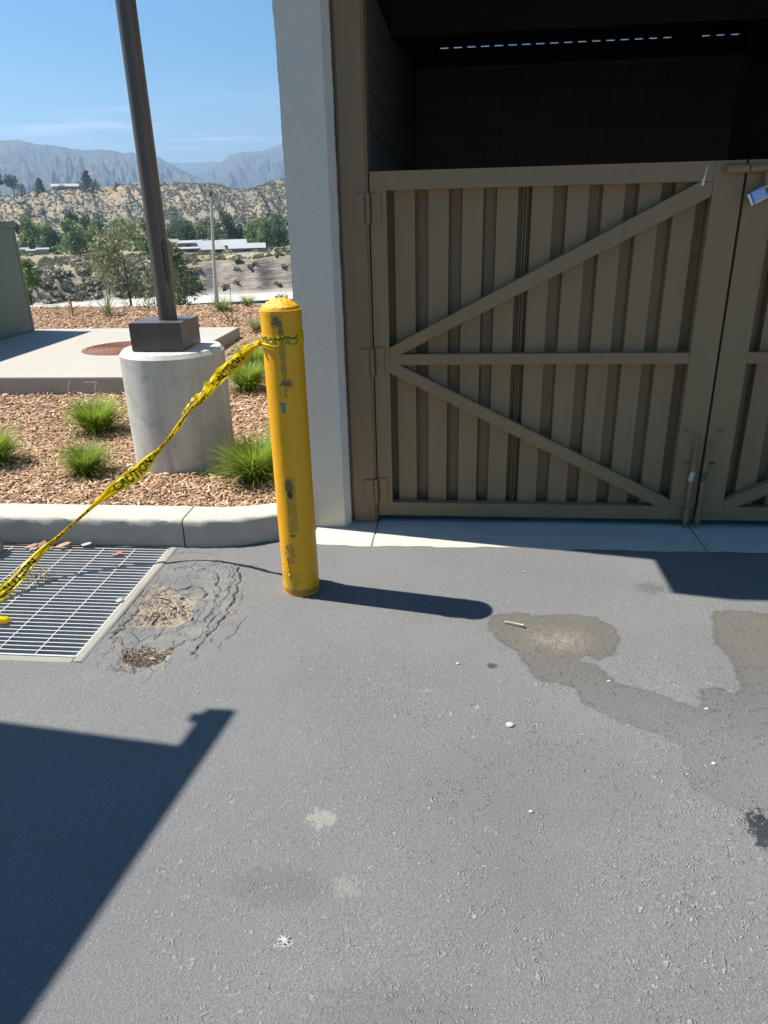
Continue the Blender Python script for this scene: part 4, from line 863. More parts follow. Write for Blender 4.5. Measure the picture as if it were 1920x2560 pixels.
# ------------------------------------------------------------------ made-up slab on posts out of view, shaped to cast the lower left shadow
cz = 3.0; ox, oy = -.6276*cz, .122*cz
def unsh(x, y): return (x+ox, y+oy)
cpn = empty('shadow_caster', (-4.6, .9, 0), 'made-up flat slab on posts out of frame, shaped to cast the lower left shadow', 'shadow caster')
oc = -cpn.location
poly = [unsh(-.893, 1.828), unsh(-.875, 1.963), unsh(-.862, 2.020), unsh(-.781, 2.021), unsh(-.936, .945), unsh(-1.42, -2.4), unsh(-5.2, -1.85), unsh(-4.55, 2.235)]
o = MB().prism(poly, 'z', cz, cz+.05).build('shadow_panel', M['galvpole'], cpn); o.location = oc
a, b_ = unsh(-.876, 1.955); o = MB().box(a-.018, a+.012, b_-.012, b_+.035, cz-.02, cz+.03).build('shadow_tab', M['galvpole'], cpn); o.location = oc
for x, y in ((-3.3, -.5), (-3.3, 1.5), (-5.6, 1.7), (-5.6, -.5)): o = MB().tube([(x, y, 0), (x, y, cz-.001)], .05, 12).build('caster_post', M['galvpole'], cpn); o.location = oc

# ================================================================== BACKGROUND
def interp(pts, x):
    p = sorted(pts); return np.interp(x, [q[0] for q in p], [q[1] for q in p])
def polar(azs, rs_, hf, name, mat, extra=None):
    A, Rr = np.meshgrid(np.radians(azs), rs_); x = (Rr*np.sin(A)).ravel(); y = (Rr*np.cos(A)).ravel(); z = hf(np.degrees(A).ravel(), Rr.ravel(), x, y)
    nx = len(azs); i = np.arange((nx-1)*(len(rs_)-1)); r = i//(nx-1); c = i % (nx-1); a = r*nx+c
    me = npmesh(name, np.stack([x, y, z], 1), np.stack([a, a+1, a+nx+1, a+nx], 1), True)
    return tag(link(name, me, mat), kind='structure')
# valley side: slope below the bed, valley floor, river bank, terrace
def bank_r(az): return 214+1.6*np.sin(az*1.3)+.8*np.sin(az*3.1+1)
def top_z(az): return interp([(-70, -11.9), (-27, -11.7), (-24, -11.2), (-20.6, -10.7), (-16.3, -10.5), (-12.6, -9.4), (60, -9.4)], az)
FLOOR = -17.9
def road_z(az): return interp([(-70, -5.2), (-27, -5.7), (-16, -9.0), (60, -9.6)], az)
def field_z(az, r):
    t = top_z(az)
    zz = np.interp(r, [11.5, 13, 20, 30, 45, 80, 120, 400], [.12, .02, -.78, -2.2, -4.2, -11, FLOOR, FLOOR])
    b = bank_r(az); k = np.clip((r-(b-8))/13, 0, 1); k = k*k*(3-2*k)
    f = t+(np.minimum(-12.2, t-.3)-t)*np.clip((r-b-6)/40, 0, 1)
    f2 = np.clip((r-350)/75, 0, 1); f = f*(1-f2)+(-9.6)*f2; f3 = np.clip((r-440)/160, 0, 1); f = f*(1-f3)+(road_z(az)-.3)*f3
    return zz*(1-k)+f*k
def hit(px, py, r0=226, r1=600):
    """design helper: where the sight line of photo pixel px,py meets the valley floor"""
    d = RX*((px-960)/1818.95)+RY*((py-1280)/1818.95)+RZ; az = math.degrees(math.atan2(d.x, d.y)); h = math.hypot(d.x, d.y)
    for r in np.arange(r0, r1, 1.0):
        if 1.6+r*d.z/h <= float(field_z(np.array([az]), np.array([r]))[0]): return r
    return r1
def field_h(az, r, x, y):
    z = field_z(az, r); b = bank_r(az); P = np.stack([az*.55*1.0, r*.02], 1)
    onb = np.exp(-((r-b)/7.)**2); left = np.clip((-19-az)/3, 0, 1)
    gul = (vnoise(np.stack([az*1.7, r*.03], 1), 1.6, 40, 4)-.5); z += onb*gul*(.35+3.8*left); z += onb*(vnoise(np.stack([az*1.6, z*.9], 1), 2.2, 44, 4)-.5)*1.5
    P = np.stack([x, y], 1); z += np.where((r > 235), (vnoise(P, .06, 50, 3)-.5)*1.2, 0)+np.where((r > 120) & (r < 205), (vnoise(P, .1, 51, 2)-.5)*.3, 0)
    return z
def valley_mat():
    n = N('valley_ground'); g = n.t.nodes.new('ShaderNodeNewGeometry'); sn = n.t.nodes.new('ShaderNodeSeparateXYZ'); n.l(g.outputs['True Normal'], sn.inputs[0])
    a = n.noise(.05, 6, .65); b = n.noise(.6, 5, .7); col = n.mix(n.rng(a, .38, .58), (.27, .22, .14), (.15, .15, .085)); col = n.mix(n.rng(b, .4, .7, 0, .6), col, (.33, .26, .16))
    st = n.noise(1.0, 5, .7, 1.6, n.map((.10, .10, 1.3))); bk = n.mix(n.rng(st, .38, .62), (.34, .29, .24), (.15, .13, .11))
    col = n.mix(n.rng(sn.outputs[2], .93, .80), col, bk)
    z = n.xyz(2); y = n.xyz(1)
    fl = n.op('MULTIPLY', n.rng(z, -17.2, -17.6), n.rng(y, 90, 110)); col = n.mix(fl, col, (.30, .275, .235))
    return n.fin(col, .95, n.bump(n.op('ADD', b, st), .8, .5), 0, .1)
polar(np.arange(-64, 40, .22), np.concatenate([np.arange(11.6, 20, .7), np.arange(20, 120, 6), np.arange(120, 200, 5), np.arange(200, 236, .8), np.arange(236, 320, 5), np.arange(320, 660, 12)]), field_h, 'valley_floor', valley_mat())
road_m = simple('road_surface', (.40, .38, .34), .9, .1, .3, 3, .1, .01)
def ringstrip(name, az0, az1, rf, zf, w, mat, n=80, kind='structure', h=.1):
    V = []; 
    for a in np.linspace(az0, az1, n):
        r = rf(a); s, c = math.sin(R(a)), math.cos(R(a)); z = zf(a)
        V += [(s*(r-w/2), c*(r-w/2), z), (s*(r+w/2), c*(r+w/2), z+h)]
    me = npmesh(name, V, [(2*i, 2*i+2, 2*i+3, 2*i+1) for i in range(n-1)], True); o = link(name, me, mat); return tag(o, kind=kind) if kind else o
ringstrip('road', -60, 40, lambda a: 191, lambda a: -17.62, 17, road_m)
ringstrip('road', -60, 40, lambda a: 168, lambda a: -17.62, 14, road_m)
barr = simple('dark_barrier', (.09, .088, .085), .9, .2)
bw = MB()
for i in range(60):
    a0, a1 = R(-19+i*.55), R(-19+(i+1)*.55); r = 176.5
    bw.prism([(r*math.sin(a0), r*math.cos(a0)), (r*math.sin(a1), r*math.cos(a1)), ((r+.4)*math.sin(a1), (r+.4)*math.cos(a1)), ((r+.4)*math.sin(a0), (r+.4)*math.cos(a0))], 'z', -18.3, -17.1)
tag(bw.build('road_barrier', barr), 'long low dark barrier wall along the near side of the valley road', 'barrier')
# bank far away carrying a road, gray strip below the hills
ringstrip('far_road', -60, 40, lambda a: 607, lambda a: float(road_z(a))-.1, 16, simple('far_road_surface', (.30, .29, .27), .9, .1, .05), h=.5)
# hills
HL = [(-64, 1.2), (-31.42, 1.4), (-29.9, 1.54), (-29.22, 1.75), (-27.8, 1.73), (-26.78, 1.82), (-25.86, 1.95), (-24.49, 1.94), (-23.67, 2.04), (-22.72, 2.16), (-21.19, 2.13), (-20.0, 2.09), (-18.19, 2.0), (-17.09, 1.93), (-16.5, 1.66), (-15.26, 1.55), (-14.49, 1.77), (-13.85, 2.01), (-12.7, 2.22), (-10, 2.5), (40, 2.4)]
def hill_h(az, r, x, y):
    rr = 960+70*np.sin(az*.5); top = 1.6+rr*np.tan(np.radians(interp(HL, az)))
    t = np.clip((r-628)/(rr-628), 0, 1.0); back = np.clip((r-rr)/200, 0, 1)
    base = road_z(az)-.2; prof = t**.85; z = base+(top-base)*prof-back*14
    gul = np.abs(vnoise(np.stack([az*.9+r*.004, r*.0035], 1), 1.0, 60, 4)-.5)*2; g2 = np.abs(vnoise(np.stack([az*2.6-r*.006, r*.009], 1), 1.0, 66, 3)-.5)*2
    env = np.sin(np.clip(t, 0, 1)*PI)**.8
    z += env*((gul-.35)*24+(g2-.3)*6)*np.where(t > .9, .5, 1); return z
def hill_mat():
    n = N('hill_ground'); a = n.noise(.012, 6, .65, .5); b = n.noise(.09, 5, .7); c = n.noise(.5, 4, .7)
    a2 = n.op('SUBTRACT', a, n.rng(n.xyz(0), -300, -390, 0, .10)); col = n.mix(n.rng(a2, .36, .5), (.32, .24, .145), (.205, .18, .13)); col = n.mix(n.rng(b, .45, .65, 0, .6), col, (.19, .17, .125)); col = n.mix(n.rng(c, .5, .7, 0, .5), col, (.13, .125, .09))
    v = n.rng(n.vor(.16), .1, .45, 1, 0); col = n.mix(n.op('MULTIPLY', v, .5), col, (.10, .10, .065))
    return n.fin(col, .95, n.bump(n.op('ADD', n.op('MULTIPLY', v, .5), b), .7, 1.5), 0, .05)
hills = polar(np.arange(-62, 40, .16), np.concatenate([np.arange(612, 1100, 6), np.arange(1100, 1400, 50)]), hill_h, 'hills', hill_mat())
# mountains
M1 = [(-64, 4.5), (-34, 4.9), (-30.75, 4.67), (-29.54, 4.73), (-28.7, 4.48), (-28.0, 4.47), (-27.32, 4.36), (-26.58, 4.23), (-25.72, 4.13), (-24.81, 4.18), (-23.92, 4.11), (-23.38, 3.94), (-22.91, 4.02), (-22.46, 3.91), (-21.6, 3.82), (-21.09, 3.69), (-19.88, 3.01), (-18.62, 2.44), (-16.98, 1.84), (-15.15, 1.46), (-10, 1.0), (40, 1)]
M2 = [(-64, 2.5), (-26, 2.8), (-23.38, 3.16), (-20.31, 3.35), (-18.88, 3.34), (-17.66, 3.41), (-17.06, 3.34), (-14, 3.0), (40, 2.5)]
M3 = [(-64, .8), (-24, 1.2), (-20.56, 2.25), (-18.72, 2.62), (-17.7, 3.1), (-16.93, 3.37), (-16.28, 3.81), (-15.53, 3.96), (-14.17, 4.0), (-13.28, 4.27), (-12.65, 4.46), (-11.14, 4.79), (0, 4.6), (40, 4.2)]
def mtn(pts, r0, rr, seed):
    def h(az, r, x, y):
        top = 1.6+rr*np.tan(np.radians(interp(pts, az)+.035*(vnoise(np.stack([az, az*0], 1), 4, seed, 3)-.5)*2)); t = np.clip((r-r0)/(rr-r0), 0, 1)
        z = -5+(top+5)*t**1.05-np.clip((r-rr)/1000, 0, 1)*200
        w = (vnoise(np.stack([az*.5, t*1.5], 1), 2.0, seed+8, 2)-.5)*1.6
        g = np.abs(vnoise(np.stack([az*.55+w+t*.6, t*1.1], 1), 1.0, seed+1, 5)-.5)*2; g2 = np.abs(vnoise(np.stack([az*2.0+w*2-t*1.5, t*2.5], 1), 1.0, seed+4, 4)-.5)*2
        g3 = np.abs(vnoise(np.stack([az*6.0+w*5, t*7], 1), 1.0, seed+6, 3)-.5)*2
        env = np.sin(np.clip(t, 0, 1)*PI)**.7*np.where(r <= rr, 1, 0)
        return z+env*(rr*.024*(g-.35)+rr*.010*(g2-.3)+rr*.005*(g3-.3))
    return h
def mtn_mat():
    n = N('mountain_ground'); a = n.noise(.0015, 6, .65); b = n.noise(.008, 6, .72); c = n.noise(.03, 4, .75)
    col = n.mix(n.rng(a, .4, .6), (.085, .085, .062), (.155, .13, .10)); col = n.mix(n.rng(b, .45, .62, 0, .7), col, (.04, .045, .034)); col = n.mix(n.rng(c, .58, .74, 0, .55), col, (.30, .27, .23))
    return n.fin(col, .95, n.bump(b, 1, 40), 0, 0)
mm = mtn_mat()
azm = np.concatenate([np.arange(-62, -33, .4), np.arange(-33, -10, .06), np.arange(-10, 40, .4)])
polar(azm, np.linspace(2600, 5600, 70).tolist()+[5900, 6600], mtn(M1, 2600, 5600, 80), 'mountains', mm)
polar(np.arange(-62, 40, .2), np.linspace(8200, 9800, 20).tolist()+[10300], mtn(M2, 8200, 9800, 90), 'mountains', mm)
polar(azm, np.linspace(3800, 7400, 70).tolist()+[7700, 8200], mtn(M3, 3800, 7400, 100), 'mountains', mm)
# the flat between hills and mountains, so the ground reaches the horizon
polar(np.arange(-62, 40, 2), [1100, 2000, 4000, 8000, 10600], lambda az, r, x, y: 0*r-6, 'plain', hill_mat())
# ground behind and beside the building
V, F = grid(np.array([-400, -14.2, 12, 60, 400]), np.array([-400, -60, -14.1]));
tag(link('lot_surround', npmesh('lot_surround', np.column_stack([V, 0*V[:, 0]-.02]), F), M['asphalt']), kind='structure')
cf = npmesh('cliff', [(0, 0, 0)]*0 or [(-.5, 0, 0), (.5, 0, 0), (.5, 0, 1)], [(0, 1, 2)]); bpy.data.meshes.remove(cf)

# ---- distant vegetation
def leafcloud(n, blobs, size, seed, flat=1.0):
    """leaf quads spread over several overlapping shells"""
    r = np.random.RandomState(seed); k = r.randint(0, len(blobs), n); bl = np.array(blobs)[k]; d = r.normal(size=(n, 3)); d /= np.linalg.norm(d, axis=1)[:, None]
    rad = r.uniform(.35, 1.0, n)**.6*(1+.18*np.sin(d[:, 0]*7+k)*np.sin(d[:, 2]*6+k*2)); c = bl[:, :3]+d*rad[:, None]*bl[:, 3:4]*np.array([1, 1, flat])
    a = r.normal(size=(n, 3)); a /= np.linalg.norm(a, axis=1)[:, None]; b = np.cross(a, r.normal(size=(n, 3))); b /= np.linalg.norm(b, axis=1)[:, None]; s = (size*r.uniform(.5, 1.3, n))[:, None]
    V = np.stack([c-a*s, c+b*s*.5, c+a*s, c-b*s*.5], 1).reshape(-1, 3); F = np.arange(n*4).reshape(n, 4)
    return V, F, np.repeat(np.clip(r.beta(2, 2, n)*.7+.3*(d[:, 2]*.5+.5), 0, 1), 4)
def tree(px, py, dist, w, h, kind, label, n=420, seed=1, name='tree', group=None, trunk=.2, tw=.03, cat='tree'):
    """w,h metres, foot on the ground at photo column px (py: photo row of the foot)"""
    if name == 'village_tree': k0 = dist; w *= 1.22; h *= 1.08; dist = hit(px, py); w *= dist/k0; h *= dist/k0
    p = at(px, py, dist); t = empty(name, p, label, cat, group); r = random.Random(seed); bl = []
    if kind == 'pine':
        for i in range(9):
            q = i/8; bl.append((r.uniform(-.1, .1)*w, r.uniform(-.1, .1)*w, h*(trunk+.03+(1-trunk)*.92*q), w*(.48*(1-q)**.8+.10)))
    elif kind == 'umbrella':
        for i in range(9):
            a = r.uniform(0, 6.3); q = r.uniform(.45, 1); bl.append((math.cos(a)*w*.28*(1.2-q*.6), math.sin(a)*w*.28, h*q*.9, w*r.uniform(.16, .26)))
    else:
        for i in range(11):
            a = r.uniform(0, 6.3); q = (i+.6)/11; e = math.sin(min(.97, q*.72+.22)*PI)**.5; bl.append((math.cos(a)*w*.27*e, math.sin(a)*w*.27*e, h*(trunk+.04+(.86-trunk)*q), w*.5*r.uniform(.45, .66)*(.6+.4*e)))
    V, F, rn = leafcloud(n, bl, max(w, h)*(.05 if n < 1500 else .018), seed); me = npmesh('crown', V, F); attr(me, 'rnd', rn)
    mt = {'willow': 'willow', 'dark': 'darkleaf', 'pine': 'pine', 'umbrella': 'pine', 'olive': 'olive', 'scrub': 'scrub'}[kind]
    link('crown', me, M[mt], t); th = w*tw
    b = MB().tube([(0, 0, -.6), (th*.4, 0, h*.3), (-th*.3, th*.3, h*.6)], [th, th*.75, th*.4], 7)
    for i in range(3): q = bl[i*3 % len(bl)]; b.tube([(th*.4, 0, h*.28), (q[0]*.8, q[1]*.8, q[2])], [th*.5, th*.2], 5)
    b.build('trunk', M['bark'], t); return t
GT = 'trees in the valley village'
T = [(88, 630, 330, 44, 60, 'willow', 'tall drooping willow left of the valley village, first right of the palm'), (122, 625, 352, 34, 48, 'willow', 'pale rounded tree directly right of the tall drooping willow'), (140, 624, 335, 26, 36, 'willow', 'small round green tree beside the brown roofed house'),
 (185, 608, 400, 32, 56, 'dark', 'tall grey green tree rising above the road line'), (190, 640, 325, 46, 66, 'willow', 'large double topped willow right of the brown roofed house'), (219, 596, 410, 30, 40, 'dark', 'dusky tree behind and right of the double topped willow'),
 (234, 638, 322, 42, 48, 'willow', 'broad low willow standing right of the double topped one'), (249, 622, 345, 32, 54, 'willow', 'upright green tree right behind the broad low willow'), (288, 612, 390, 46, 34, 'dark', 'wide dark tree cluster left of the lamp pole'), (332, 602, 400, 30, 34, 'willow', 'bright tree just left of the lamp pole over the village'),
 (372, 640, 330, 40, 70, 'willow', 'tree crown mostly hidden behind the lamp pole'), (440, 612, 372, 36, 42, 'dark', 'dark tree right of the lamp pole behind the white roofs'), (470, 614, 368, 38, 44, 'dark', 'second dark tree behind the white roofed shed'), (504, 610, 372, 34, 38, 'willow', 'mid green tree behind the long white roof'),
 (537, 610, 378, 34, 32, 'willow', 'low wide tree left of the tall dark valley tree'), (572, 612, 366, 44, 60, 'dark', 'tall dark rounded tree left of the utility pole'), (600, 610, 372, 24, 38, 'willow', 'slim tree directly left of the thin utility pole'), (634, 612, 372, 40, 46, 'willow', 'green tree just right of the thin utility pole'),
 (668, 622, 350, 44, 58, 'willow', 'bright bushy tree near the column edge'), (694, 600, 395, 52, 48, 'dark', 'dark spreading tree touching the column edge'), (700, 622, 340, 34, 46, 'dark', 'lower dark tree at the column edge'), (456, 590, 420, 50, 24, 'dark', 'far low tree band above the shed roofs'), (520, 586, 425, 46, 22, 'dark', 'far low trees along the road right of the lamp pole'), (300, 588, 430, 40, 22, 'dark', 'far low tree beside the road left of the lamp pole')]
for i, (px, py, d, w, h, k, lb) in enumerate(T):
    s = d/1818.95*1.06; tree(px, py, d, w*s, h*s, k, lb, 1300, 10+i, 'village_tree', GT, .12)
GH = 'trees on the ridge'
for i, (px, py, d, w, h, k, lb) in enumerate([(3, 492, 880, 22, 46, 'umbrella', 'dark tree on the ridge cut by the left edge of the photo'), (36, 490, 880, 36, 40, 'umbrella', 'spreading umbrella tree on the left end of the ridge'), (54, 490, 890, 22, 22, 'dark', 'low dark bush tree at the right of the spreading umbrella tree'), (107, 506, 850, 26, 44, 'pine', 'dark pointed conifer on the ridge left of the white house'), (92, 487, 900, 18, 18, 'dark', 'small round tree left of the pointed conifer'),
    (157, 480, 900, 16, 14, 'dark', 'small dark tree in front of the white hilltop house'), (224, 498, 870, 34, 52, 'pine', 'largest dark conifer on the ridge right of the white house'), (198, 476, 930, 18, 16, 'dark', 'small tree between the white house and the largest conifer'), (243, 476, 930, 18, 20, 'dark', 'small dark tree right of the largest conifer'), (296, 488, 900, 18, 24, 'dark', 'single dark shrub tree on the ridge left of the lamp pole'),
    (76, 548, 720, 26, 26, 'dark', 'dark round bush low on the left hillside'), (106, 544, 740, 20, 18, 'dark', 'smaller dark bush right of it on the left hillside'), (155, 535, 770, 30, 28, 'dark', 'dark bush on the mid slope below the pointed conifer'), (252, 564, 680, 32, 24, 'dark', 'broad dark bush at the foot of the hill above the road'), (146, 566, 680, 30, 14, 'dark', 'low dark shrub patch just above the far road'), (525, 545, 740, 44, 26, 'dark', 'wide blue green thicket on the slope behind the sheds'), (540, 505, 860, 16, 14, 'dark', 'small dark bush high on the right hillside'), (436, 552, 720, 24, 26, 'dark', 'shadowy bush on the slope right of the lamp pole')]):
    s = d/1818.95*1.06; tree(px, py, d, w*s, h*s, k, lb, 800, 60+i, 'ridge_tree', GH, .1 if k != 'umbrella' else .3)
# palm
pm_ = empty('palm_tree', at(64, 625, hit(64, 625)), 'shaggy palm tree with a leaning brown trunk beside the cabinet', 'palm tree')
MB().tube([(0, 0, -1), (-.6, 0, 4), (-1.2, 0, 7.5)], [1.0, .75, .6], 8).build('trunk', M['bark'], pm_)
V, F, rn = leafcloud(420, [(-1.3, 0, 9, 1.7), (-2.6, 0, 9, 1.2), (-.2, 0, 9.3, 1.2), (-1.5, 0, 7.4, 1.1), (-1.9, 0, 10.3, 1.0)], .75, 5); me = npmesh('crown', V, F); attr(me, 'rnd', rn); link('crown', me, M['palm'], pm_)
# nearer trees on the slope below the bed
def near_tree(px, py, d, w, h, kind, lb, n, seed, trunk, tw=.025, ls=None): return tree(px, py, d, w, h, kind, lb, n, seed, 'young_tree', None, trunk, tw)
def slope_tree(px, pbase, ptop, pw, d, kind, lb, n, seed, tr, zoff=0):
    k = d/1818.95*1.07; return tree(px, pbase, d, pw*k, (pbase-ptop)*k, kind, lb, n, seed, 'young_tree', None, tr, .02)
slope_tree(333, 800, 592, 142, 30, 'olive', 'airy grey green tree with a dark trunk left of the lamp pole', 3400, 201, .24)
slope_tree(468, 800, 640, 92, 26, 'dark', 'dense dark green shrub tree right of the lamp pole', 3600, 202, .03)
slope_tree(452, 800, 690, 90, 24, 'dark', 'lower dark bush behind the base cover of the lamp post', 2200, 203, .03)
slope_tree(87, 800, 672, 52, 26, 'willow', 'small bushy green tree beside the green cabinet', 2200, 204, .28)
slope_tree(430, 700, 655, 30, 30, 'olive', 'grey shrub top beside the lamp pole', 500, 205, .03)
slope_tree(708, 780, 742, 44, 16, 'willow', 'bright green shrub behind the bollard top at the column edge', 900, 206, .03)
for i, (px, py, w, h, lb) in enumerate(((118, 776, 20, 12, 'small weed on the crest left of the stake'), (143, 776, 26, 13, 'dry tan tuft on the crest'), (175, 778, 12, 26, 'thin green weed left of the bare stake'), (230, 775, 12, 18, 'small dark sprig on the crest left of the spiky plant'), (312, 775, 28, 24, 'leafy sprout on the crest right of the spiky plant'), (372, 775, 50, 22, 'green bush low at the foot of the lamp pole'))):
    k = 12.6/1818.95*1.07; tree(px, py, 12.6, w*k, h*k, 'scrub' if i % 2 == 0 else 'willow', lb, 160, 300+i, 'weed', 'weeds along the crest', .02, cat='weed')
st = MB().tube([(0, 0, -.2), (0, 0, .23)], .012, 6); o = st.build('stake', M['twig'], loc=at(181, 779, 12.3)); tag(o, 'short bare wooden stake on the crest of the mulch bed', 'stake')
st = MB().tube([(0, 0, -3), (0, 0, .85)], .03, 6); o = st.build('white_marker', M['galvpole'], loc=at(270, 755, 30)); tag(o, 'thin pale marker post beyond the crest left of the airy tree', 'post')
# utility pole
up = empty('utility_pole', at(541, 790, 42), 'thin pale metal pole standing beyond the bed in front of the river bank', 'pole')
MB().tube([(-.1, 0, -2), (.22, 0, 3.2), (.40, 0, 6.0)], [.10, .085, .065], 12).build('shaft', M['galv'], up, smooth_ang=40)
MB().tube([(.40, 0, 6.0), (.41, 0, 6.22)], .07, 12).build('tip', M['bronze'], up, smooth_ang=40)
MB().box(.16, .23, -.05, .05, -.4, 1.9).build('conduit', M['galv'], up)

# ---- chaparral and scrub masses
def bushes(n, pos, smin, smax, seed, name, mat, label, cat, per=16):
    r = np.random.RandomState(seed); c = pos(r, n); n = len(c); s = r.uniform(smin, smax, n)*r.uniform(.6, 1.2, n)
    d = r.normal(size=(n, per, 3)); d /= np.linalg.norm(d, axis=2)[:, :, None]; d[:, :, 2] = np.abs(d[:, :, 2])*.75
    cc = c[:, None]+d*s[:, None, None]*r.uniform(.5, 1, (n, per, 1)); a = r.normal(size=(n, per, 3)); a /= np.linalg.norm(a, axis=2)[:, :, None]
    b = np.cross(a, d); b /= np.linalg.norm(b, axis=2)[:, :, None]+1e-6; q = (s[:, None]*r.uniform(.35, .6, (n, per)))[:, :, None]
    V = np.stack([cc-a*q, cc+b*q*.8, cc+a*q, cc-b*q*.8], 2).reshape(-1, 3); F = np.arange(len(V)).reshape(-1, 4); me = npmesh(name, V, F)
    rn = np.repeat(np.clip(r.beta(2, 2, n)[:, None]*.7+r.uniform(0, .3, (n, per)), 0, 1).ravel(), 4); attr(me, 'rnd', rn); return tag(link(name, me, mat), label, cat, kind='stuff')
def hp(r, n):
    az = r.uniform(-32, -12, n); rr = r.uniform(640, 1010, n); x, y = rr*np.sin(np.radians(az)), rr*np.cos(np.radians(az)); d = vnoise(np.stack([x, y], 1), .02, 70, 3)
    k = r.uniform(0, 1, n) < np.clip((d-.38)*5+.25+np.clip((az+24)/8, 0, .7), .08, 1)*np.where(az < -23.5, .45, 1); az, rr, x, y = az[k], rr[k], x[k], y[k]; return np.stack([x, y, hill_h(az, rr, x, y)], 1)
bushes(12000, hp, .8, 1.9, 3, 'chaparral', M['chap'], 'low grey green chaparral covering the dry hills', 'chaparral', 14)
def fp(r, n):
    az = r.uniform(-32, -12, n); rr = r.uniform(209, 305, n)**1.0; d = vnoise(np.stack([az*3, rr*.08], 1), 1, 72, 3)
    k = (r.uniform(0, 1, n) < np.clip((d-.35)*4, .1, 1)) & ((az < -19.5) | (rr > 230) & (r.uniform(0, 1, n) < .5)); az, rr = az[k], rr[k]; x, y = rr*np.sin(np.radians(az)), rr*np.cos(np.radians(az)); return np.stack([x, y, field_h(az, rr, x, y)], 1)
bushes(1500, fp, .6, 1.7, 4, 'terrace_scrub', M['scrub'], 'dry grey scrub on the terrace above the river bank', 'scrub', 26)
def bp2(r, n):
    az = r.uniform(-32, -12, n); rr = bank_r(az)+r.uniform(-7, 5, n); k = (az < -19.3) | (r.uniform(0, 1, n) < .06); az, rr = az[k], rr[k]; x, y = rr*np.sin(np.radians(az)), rr*np.cos(np.radians(az)); return np.stack([x, y, field_h(az, rr, x, y)], 1)
bushes(420, bp2, .6, 1.5, 6, 'bank_scrub', M['scrub'], 'brown brush clinging to the eroded river bank', 'brush', 26)

def vp_(r, n):
    az = r.uniform(-33, -11, n); rr = r.uniform(335, 440, n); d = vnoise(np.stack([az*2, rr*.03], 1), 1, 75, 3); k = r.uniform(0, 1, n) < np.clip((d-.4)*4+.3, .1, 1)*np.clip((rr-330)/60, .15, 1)
    az, rr = az[k], rr[k]; x, y = rr*np.sin(np.radians(az)), rr*np.cos(np.radians(az)); return np.stack([x, y, field_h(az, rr, x, y)], 1)
bushes(1500, vp_, 1.2, 3.6, 9, 'village_shrubs', M['willow'], 'low green shrubs and hedges filling the valley village', 'shrubs', 26)
# ---- houses
wht = simple('white_roof', (.34, .34, .335), .6, .06, .3); gry = simple('grey_wall', (.34, .33, .31), .9, .1, .5); brn = simple('brown_roof', (.22, .13, .095), .9, .15, .5); tan_ = simple('tan_wall', (.40, .30, .22), .9, .1, .5); drk = simple('dark_opening', (.03, .032, .035), .9, .1); brick = simple('red_wall', (.30, .13, .08), .9, .1, .5); cream = simple('cream_wall', (.4, .37, .31), .9, .08, .4)
def house(px0, px1, ptop, pbase, d, wall, roof, label, ridge=.3, depth=.7, name='house', over=.05, windows=2, shed=False, yaw=0):
    d = hit((px0+px1)/2, pbase) if d < 500 else d
    k = d/1818.95*1.02; w = (px1-px0)*k; h = (pbase-ptop)*k; p = at((px0+px1)/2, pbase, d); o = empty(name, p, label, 'house' if name != 'shed' else 'shed'); o.rotation_euler = (0, 0, -math.atan2(p.x, p.y)+yaw)
    dp = w*depth; e = h*(1-ridge); MB().box(-w/2, w/2, 0, dp, -1, e).build('wall', wall, o); ov = w*over+.1
    r = MB()
    if shed: r.prism([(-ov, e-.05), (dp+ov, h-.05), (dp+ov, h+.12), (-ov, e+.12)], 'x', -w/2-ov, w/2+ov)
    else: r.prism([(-ov, e+.01), (dp/2, h), (dp+ov, e+.01), (dp/2, h+.15)] if False else [(-ov, e), (dp/2, h), (dp+ov, e), (dp+ov, e+.15), (dp/2, h+.2), (-ov, e+.15)], 'x', -w/2-ov, w/2+ov)
    r.build('roof', roof, o)
    for i in range(windows):
        c = -w/2+w*(i+.7)/(windows+.4); MB().box(c-w*.09, c+w*.09, -.06, -.01, e*.25, e*.72).build('window', drk, o)
    return o
house(443, 501, 606, 625, 345, gry, wht, 'grey shed with a shallow white roof and dark doorway right of the lamp pole', .25, .5, 'shed', windows=1)
house(423, 511, 621, 632, 325, gry, wht, 'long low building with a thin pale roof in front of the grey shed', .25, .15, 'shed', shed=True, windows=4)
house(510, 560, 608, 634, 325, drk, wht, 'open sided shed under a big sloping white roof', .68, .9, 'shed', shed=True, windows=0, yaw=.25)
house(556, 612, 604, 622, 350, tan_, wht, 'white roofed building left of the utility pole', .6, .8, 'shed', shed=True, windows=1)
house(581, 657, 613, 632, 332, gry, wht, 'long grey building with a bright white roof right of the utility pole base line', .5, .35, 'shed', shed=True, windows=1)
house(418, 445, 603, 623, 340, brick, wht, 'small red walled house touching the lamp pole', .45, .6, windows=1)
house(634, 674, 597, 612, 365, cream, brn, 'cream house with a brown tiled roof near the column', .55, .6)
house(706, 740, 596, 612, 370, cream, brn, 'brown roofed house half hidden by the column', .5, .6)
house(508, 545, 601, 612, 365, gry, brn, 'dark roofed house behind the sheds', .5, .5, windows=1)
house(150, 178, 598, 622, 340, tan_, brn, 'brown roofed house between the willows at left', .5, .6)
house(56, 76, 606, 626, 342, tan_, brn, 'tan house behind the palm trunk', .5, .6, windows=1)
house(265, 285, 598, 614, 350, cream, wht, 'small white house left of the lamp pole', .45, .6, windows=1)
house(283, 315, 604, 616, 340, cream, wht, 'long white trailer home left of the lamp pole', .3, .3, windows=1)
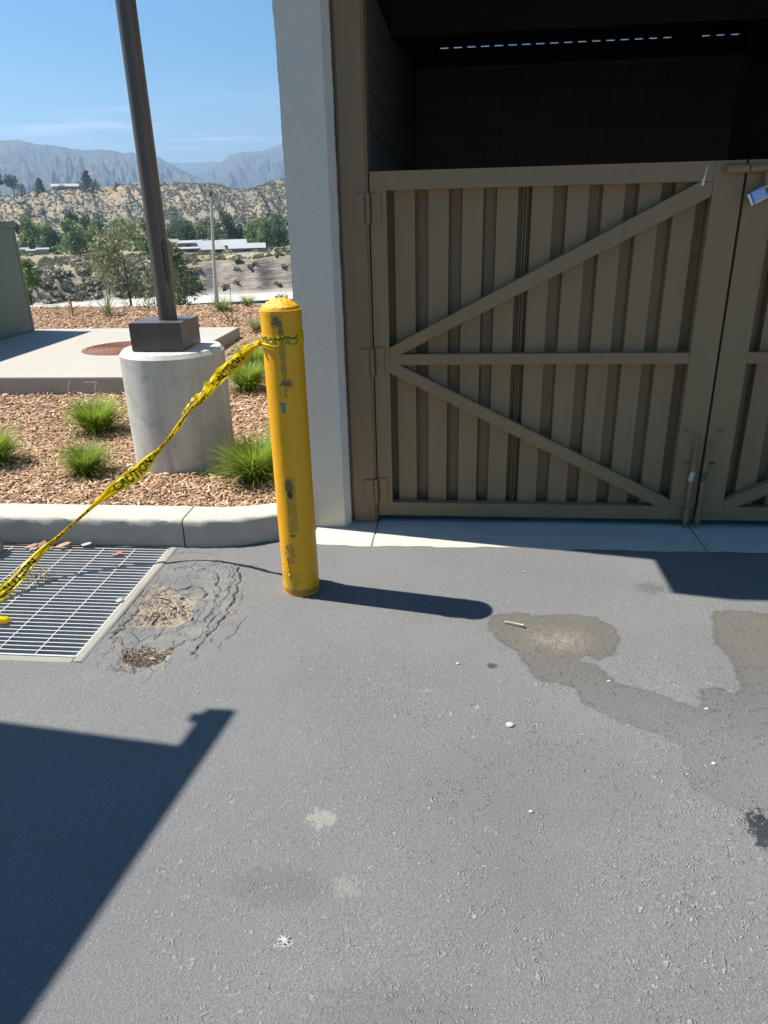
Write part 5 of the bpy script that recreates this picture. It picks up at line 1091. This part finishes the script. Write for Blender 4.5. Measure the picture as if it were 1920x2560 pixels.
house(140, 190, 464, 479, 905, cream, wht, 'white house on top of the ridge', .35, .4, windows=2)
house(72, 98, 627, 638, 322, wht, wht, 'white trailer parked in front of the tall willow', .2, .4, 'trailer', windows=0)['category'] = 'trailer'
house(98, 121, 624, 637, 320, wht, wht, 'taller white trailer right of the first one', .2, .4, 'trailer', windows=0)['category'] = 'trailer'
house(56, 72, 623, 634, 321, brick, wht, 'small red roofed stall beside the cabinet edge', .3, .5, 'shed', windows=0)
# dry yellow mound and grass on the terrace
def mound(px, py, d, w, h, mat, name):
    p = at(px, py, hit(px, py)); V = []; F = []; n = 24
    for i in range(7):
        t = i/6
        for k in range(n): a = 2*PI*k/n; V.append((p.x+math.cos(a)*w/2*(1-t), p.y+math.sin(a)*w/3*(1-t), p.z-.5+(h+.5)*math.sin(t*PI/2)+.7*noise.noise(Vector((math.cos(a)*3, math.sin(a)*3, t*4)))))
    for i in range(6):
        for k in range(n): F.append((i*n+k, i*n+(k+1) % n, (i+1)*n+(k+1) % n, (i+1)*n+k))
    me = bpy.data.meshes.new(name); me.from_pydata(V, [], F); smooth(me); return tag(link(name, me, mat), kind='structure')
mound(625, 644, 285, 22, 1.6, simple('gravel_heap', (.28, .25, .21), .95, .2, .4), 'gravel_mound'); mound(672, 642, 290, 34, 1.2, simple('dry_grass_hill', (.36, .27, .14), .95, .25, .5), 'dry_mound')

# ---- haze
hz = MB().box(-12500, 12500, -500, 12000, -19.5, 1150).build('haze', None)
hm = bpy.data.materials.new('haze'); hm.use_nodes = True; ht = hm.node_tree; ht.nodes.clear(); ho = ht.nodes.new('ShaderNodeOutputMaterial'); hv = ht.nodes.new('ShaderNodeVolumePrincipled')
hv.inputs['Color'].default_value = (.46, .70, 1.0, 1); hv.inputs['Density'].default_value = 1.5e-4; hv.inputs['Anisotropy'].default_value = .35; ht.links.new(hv.outputs[0], ho.inputs['Volume']); hz.data.materials.append(hm)
tag(hz, 'pale blue daytime haze over the valley', 'haze', kind='stuff')
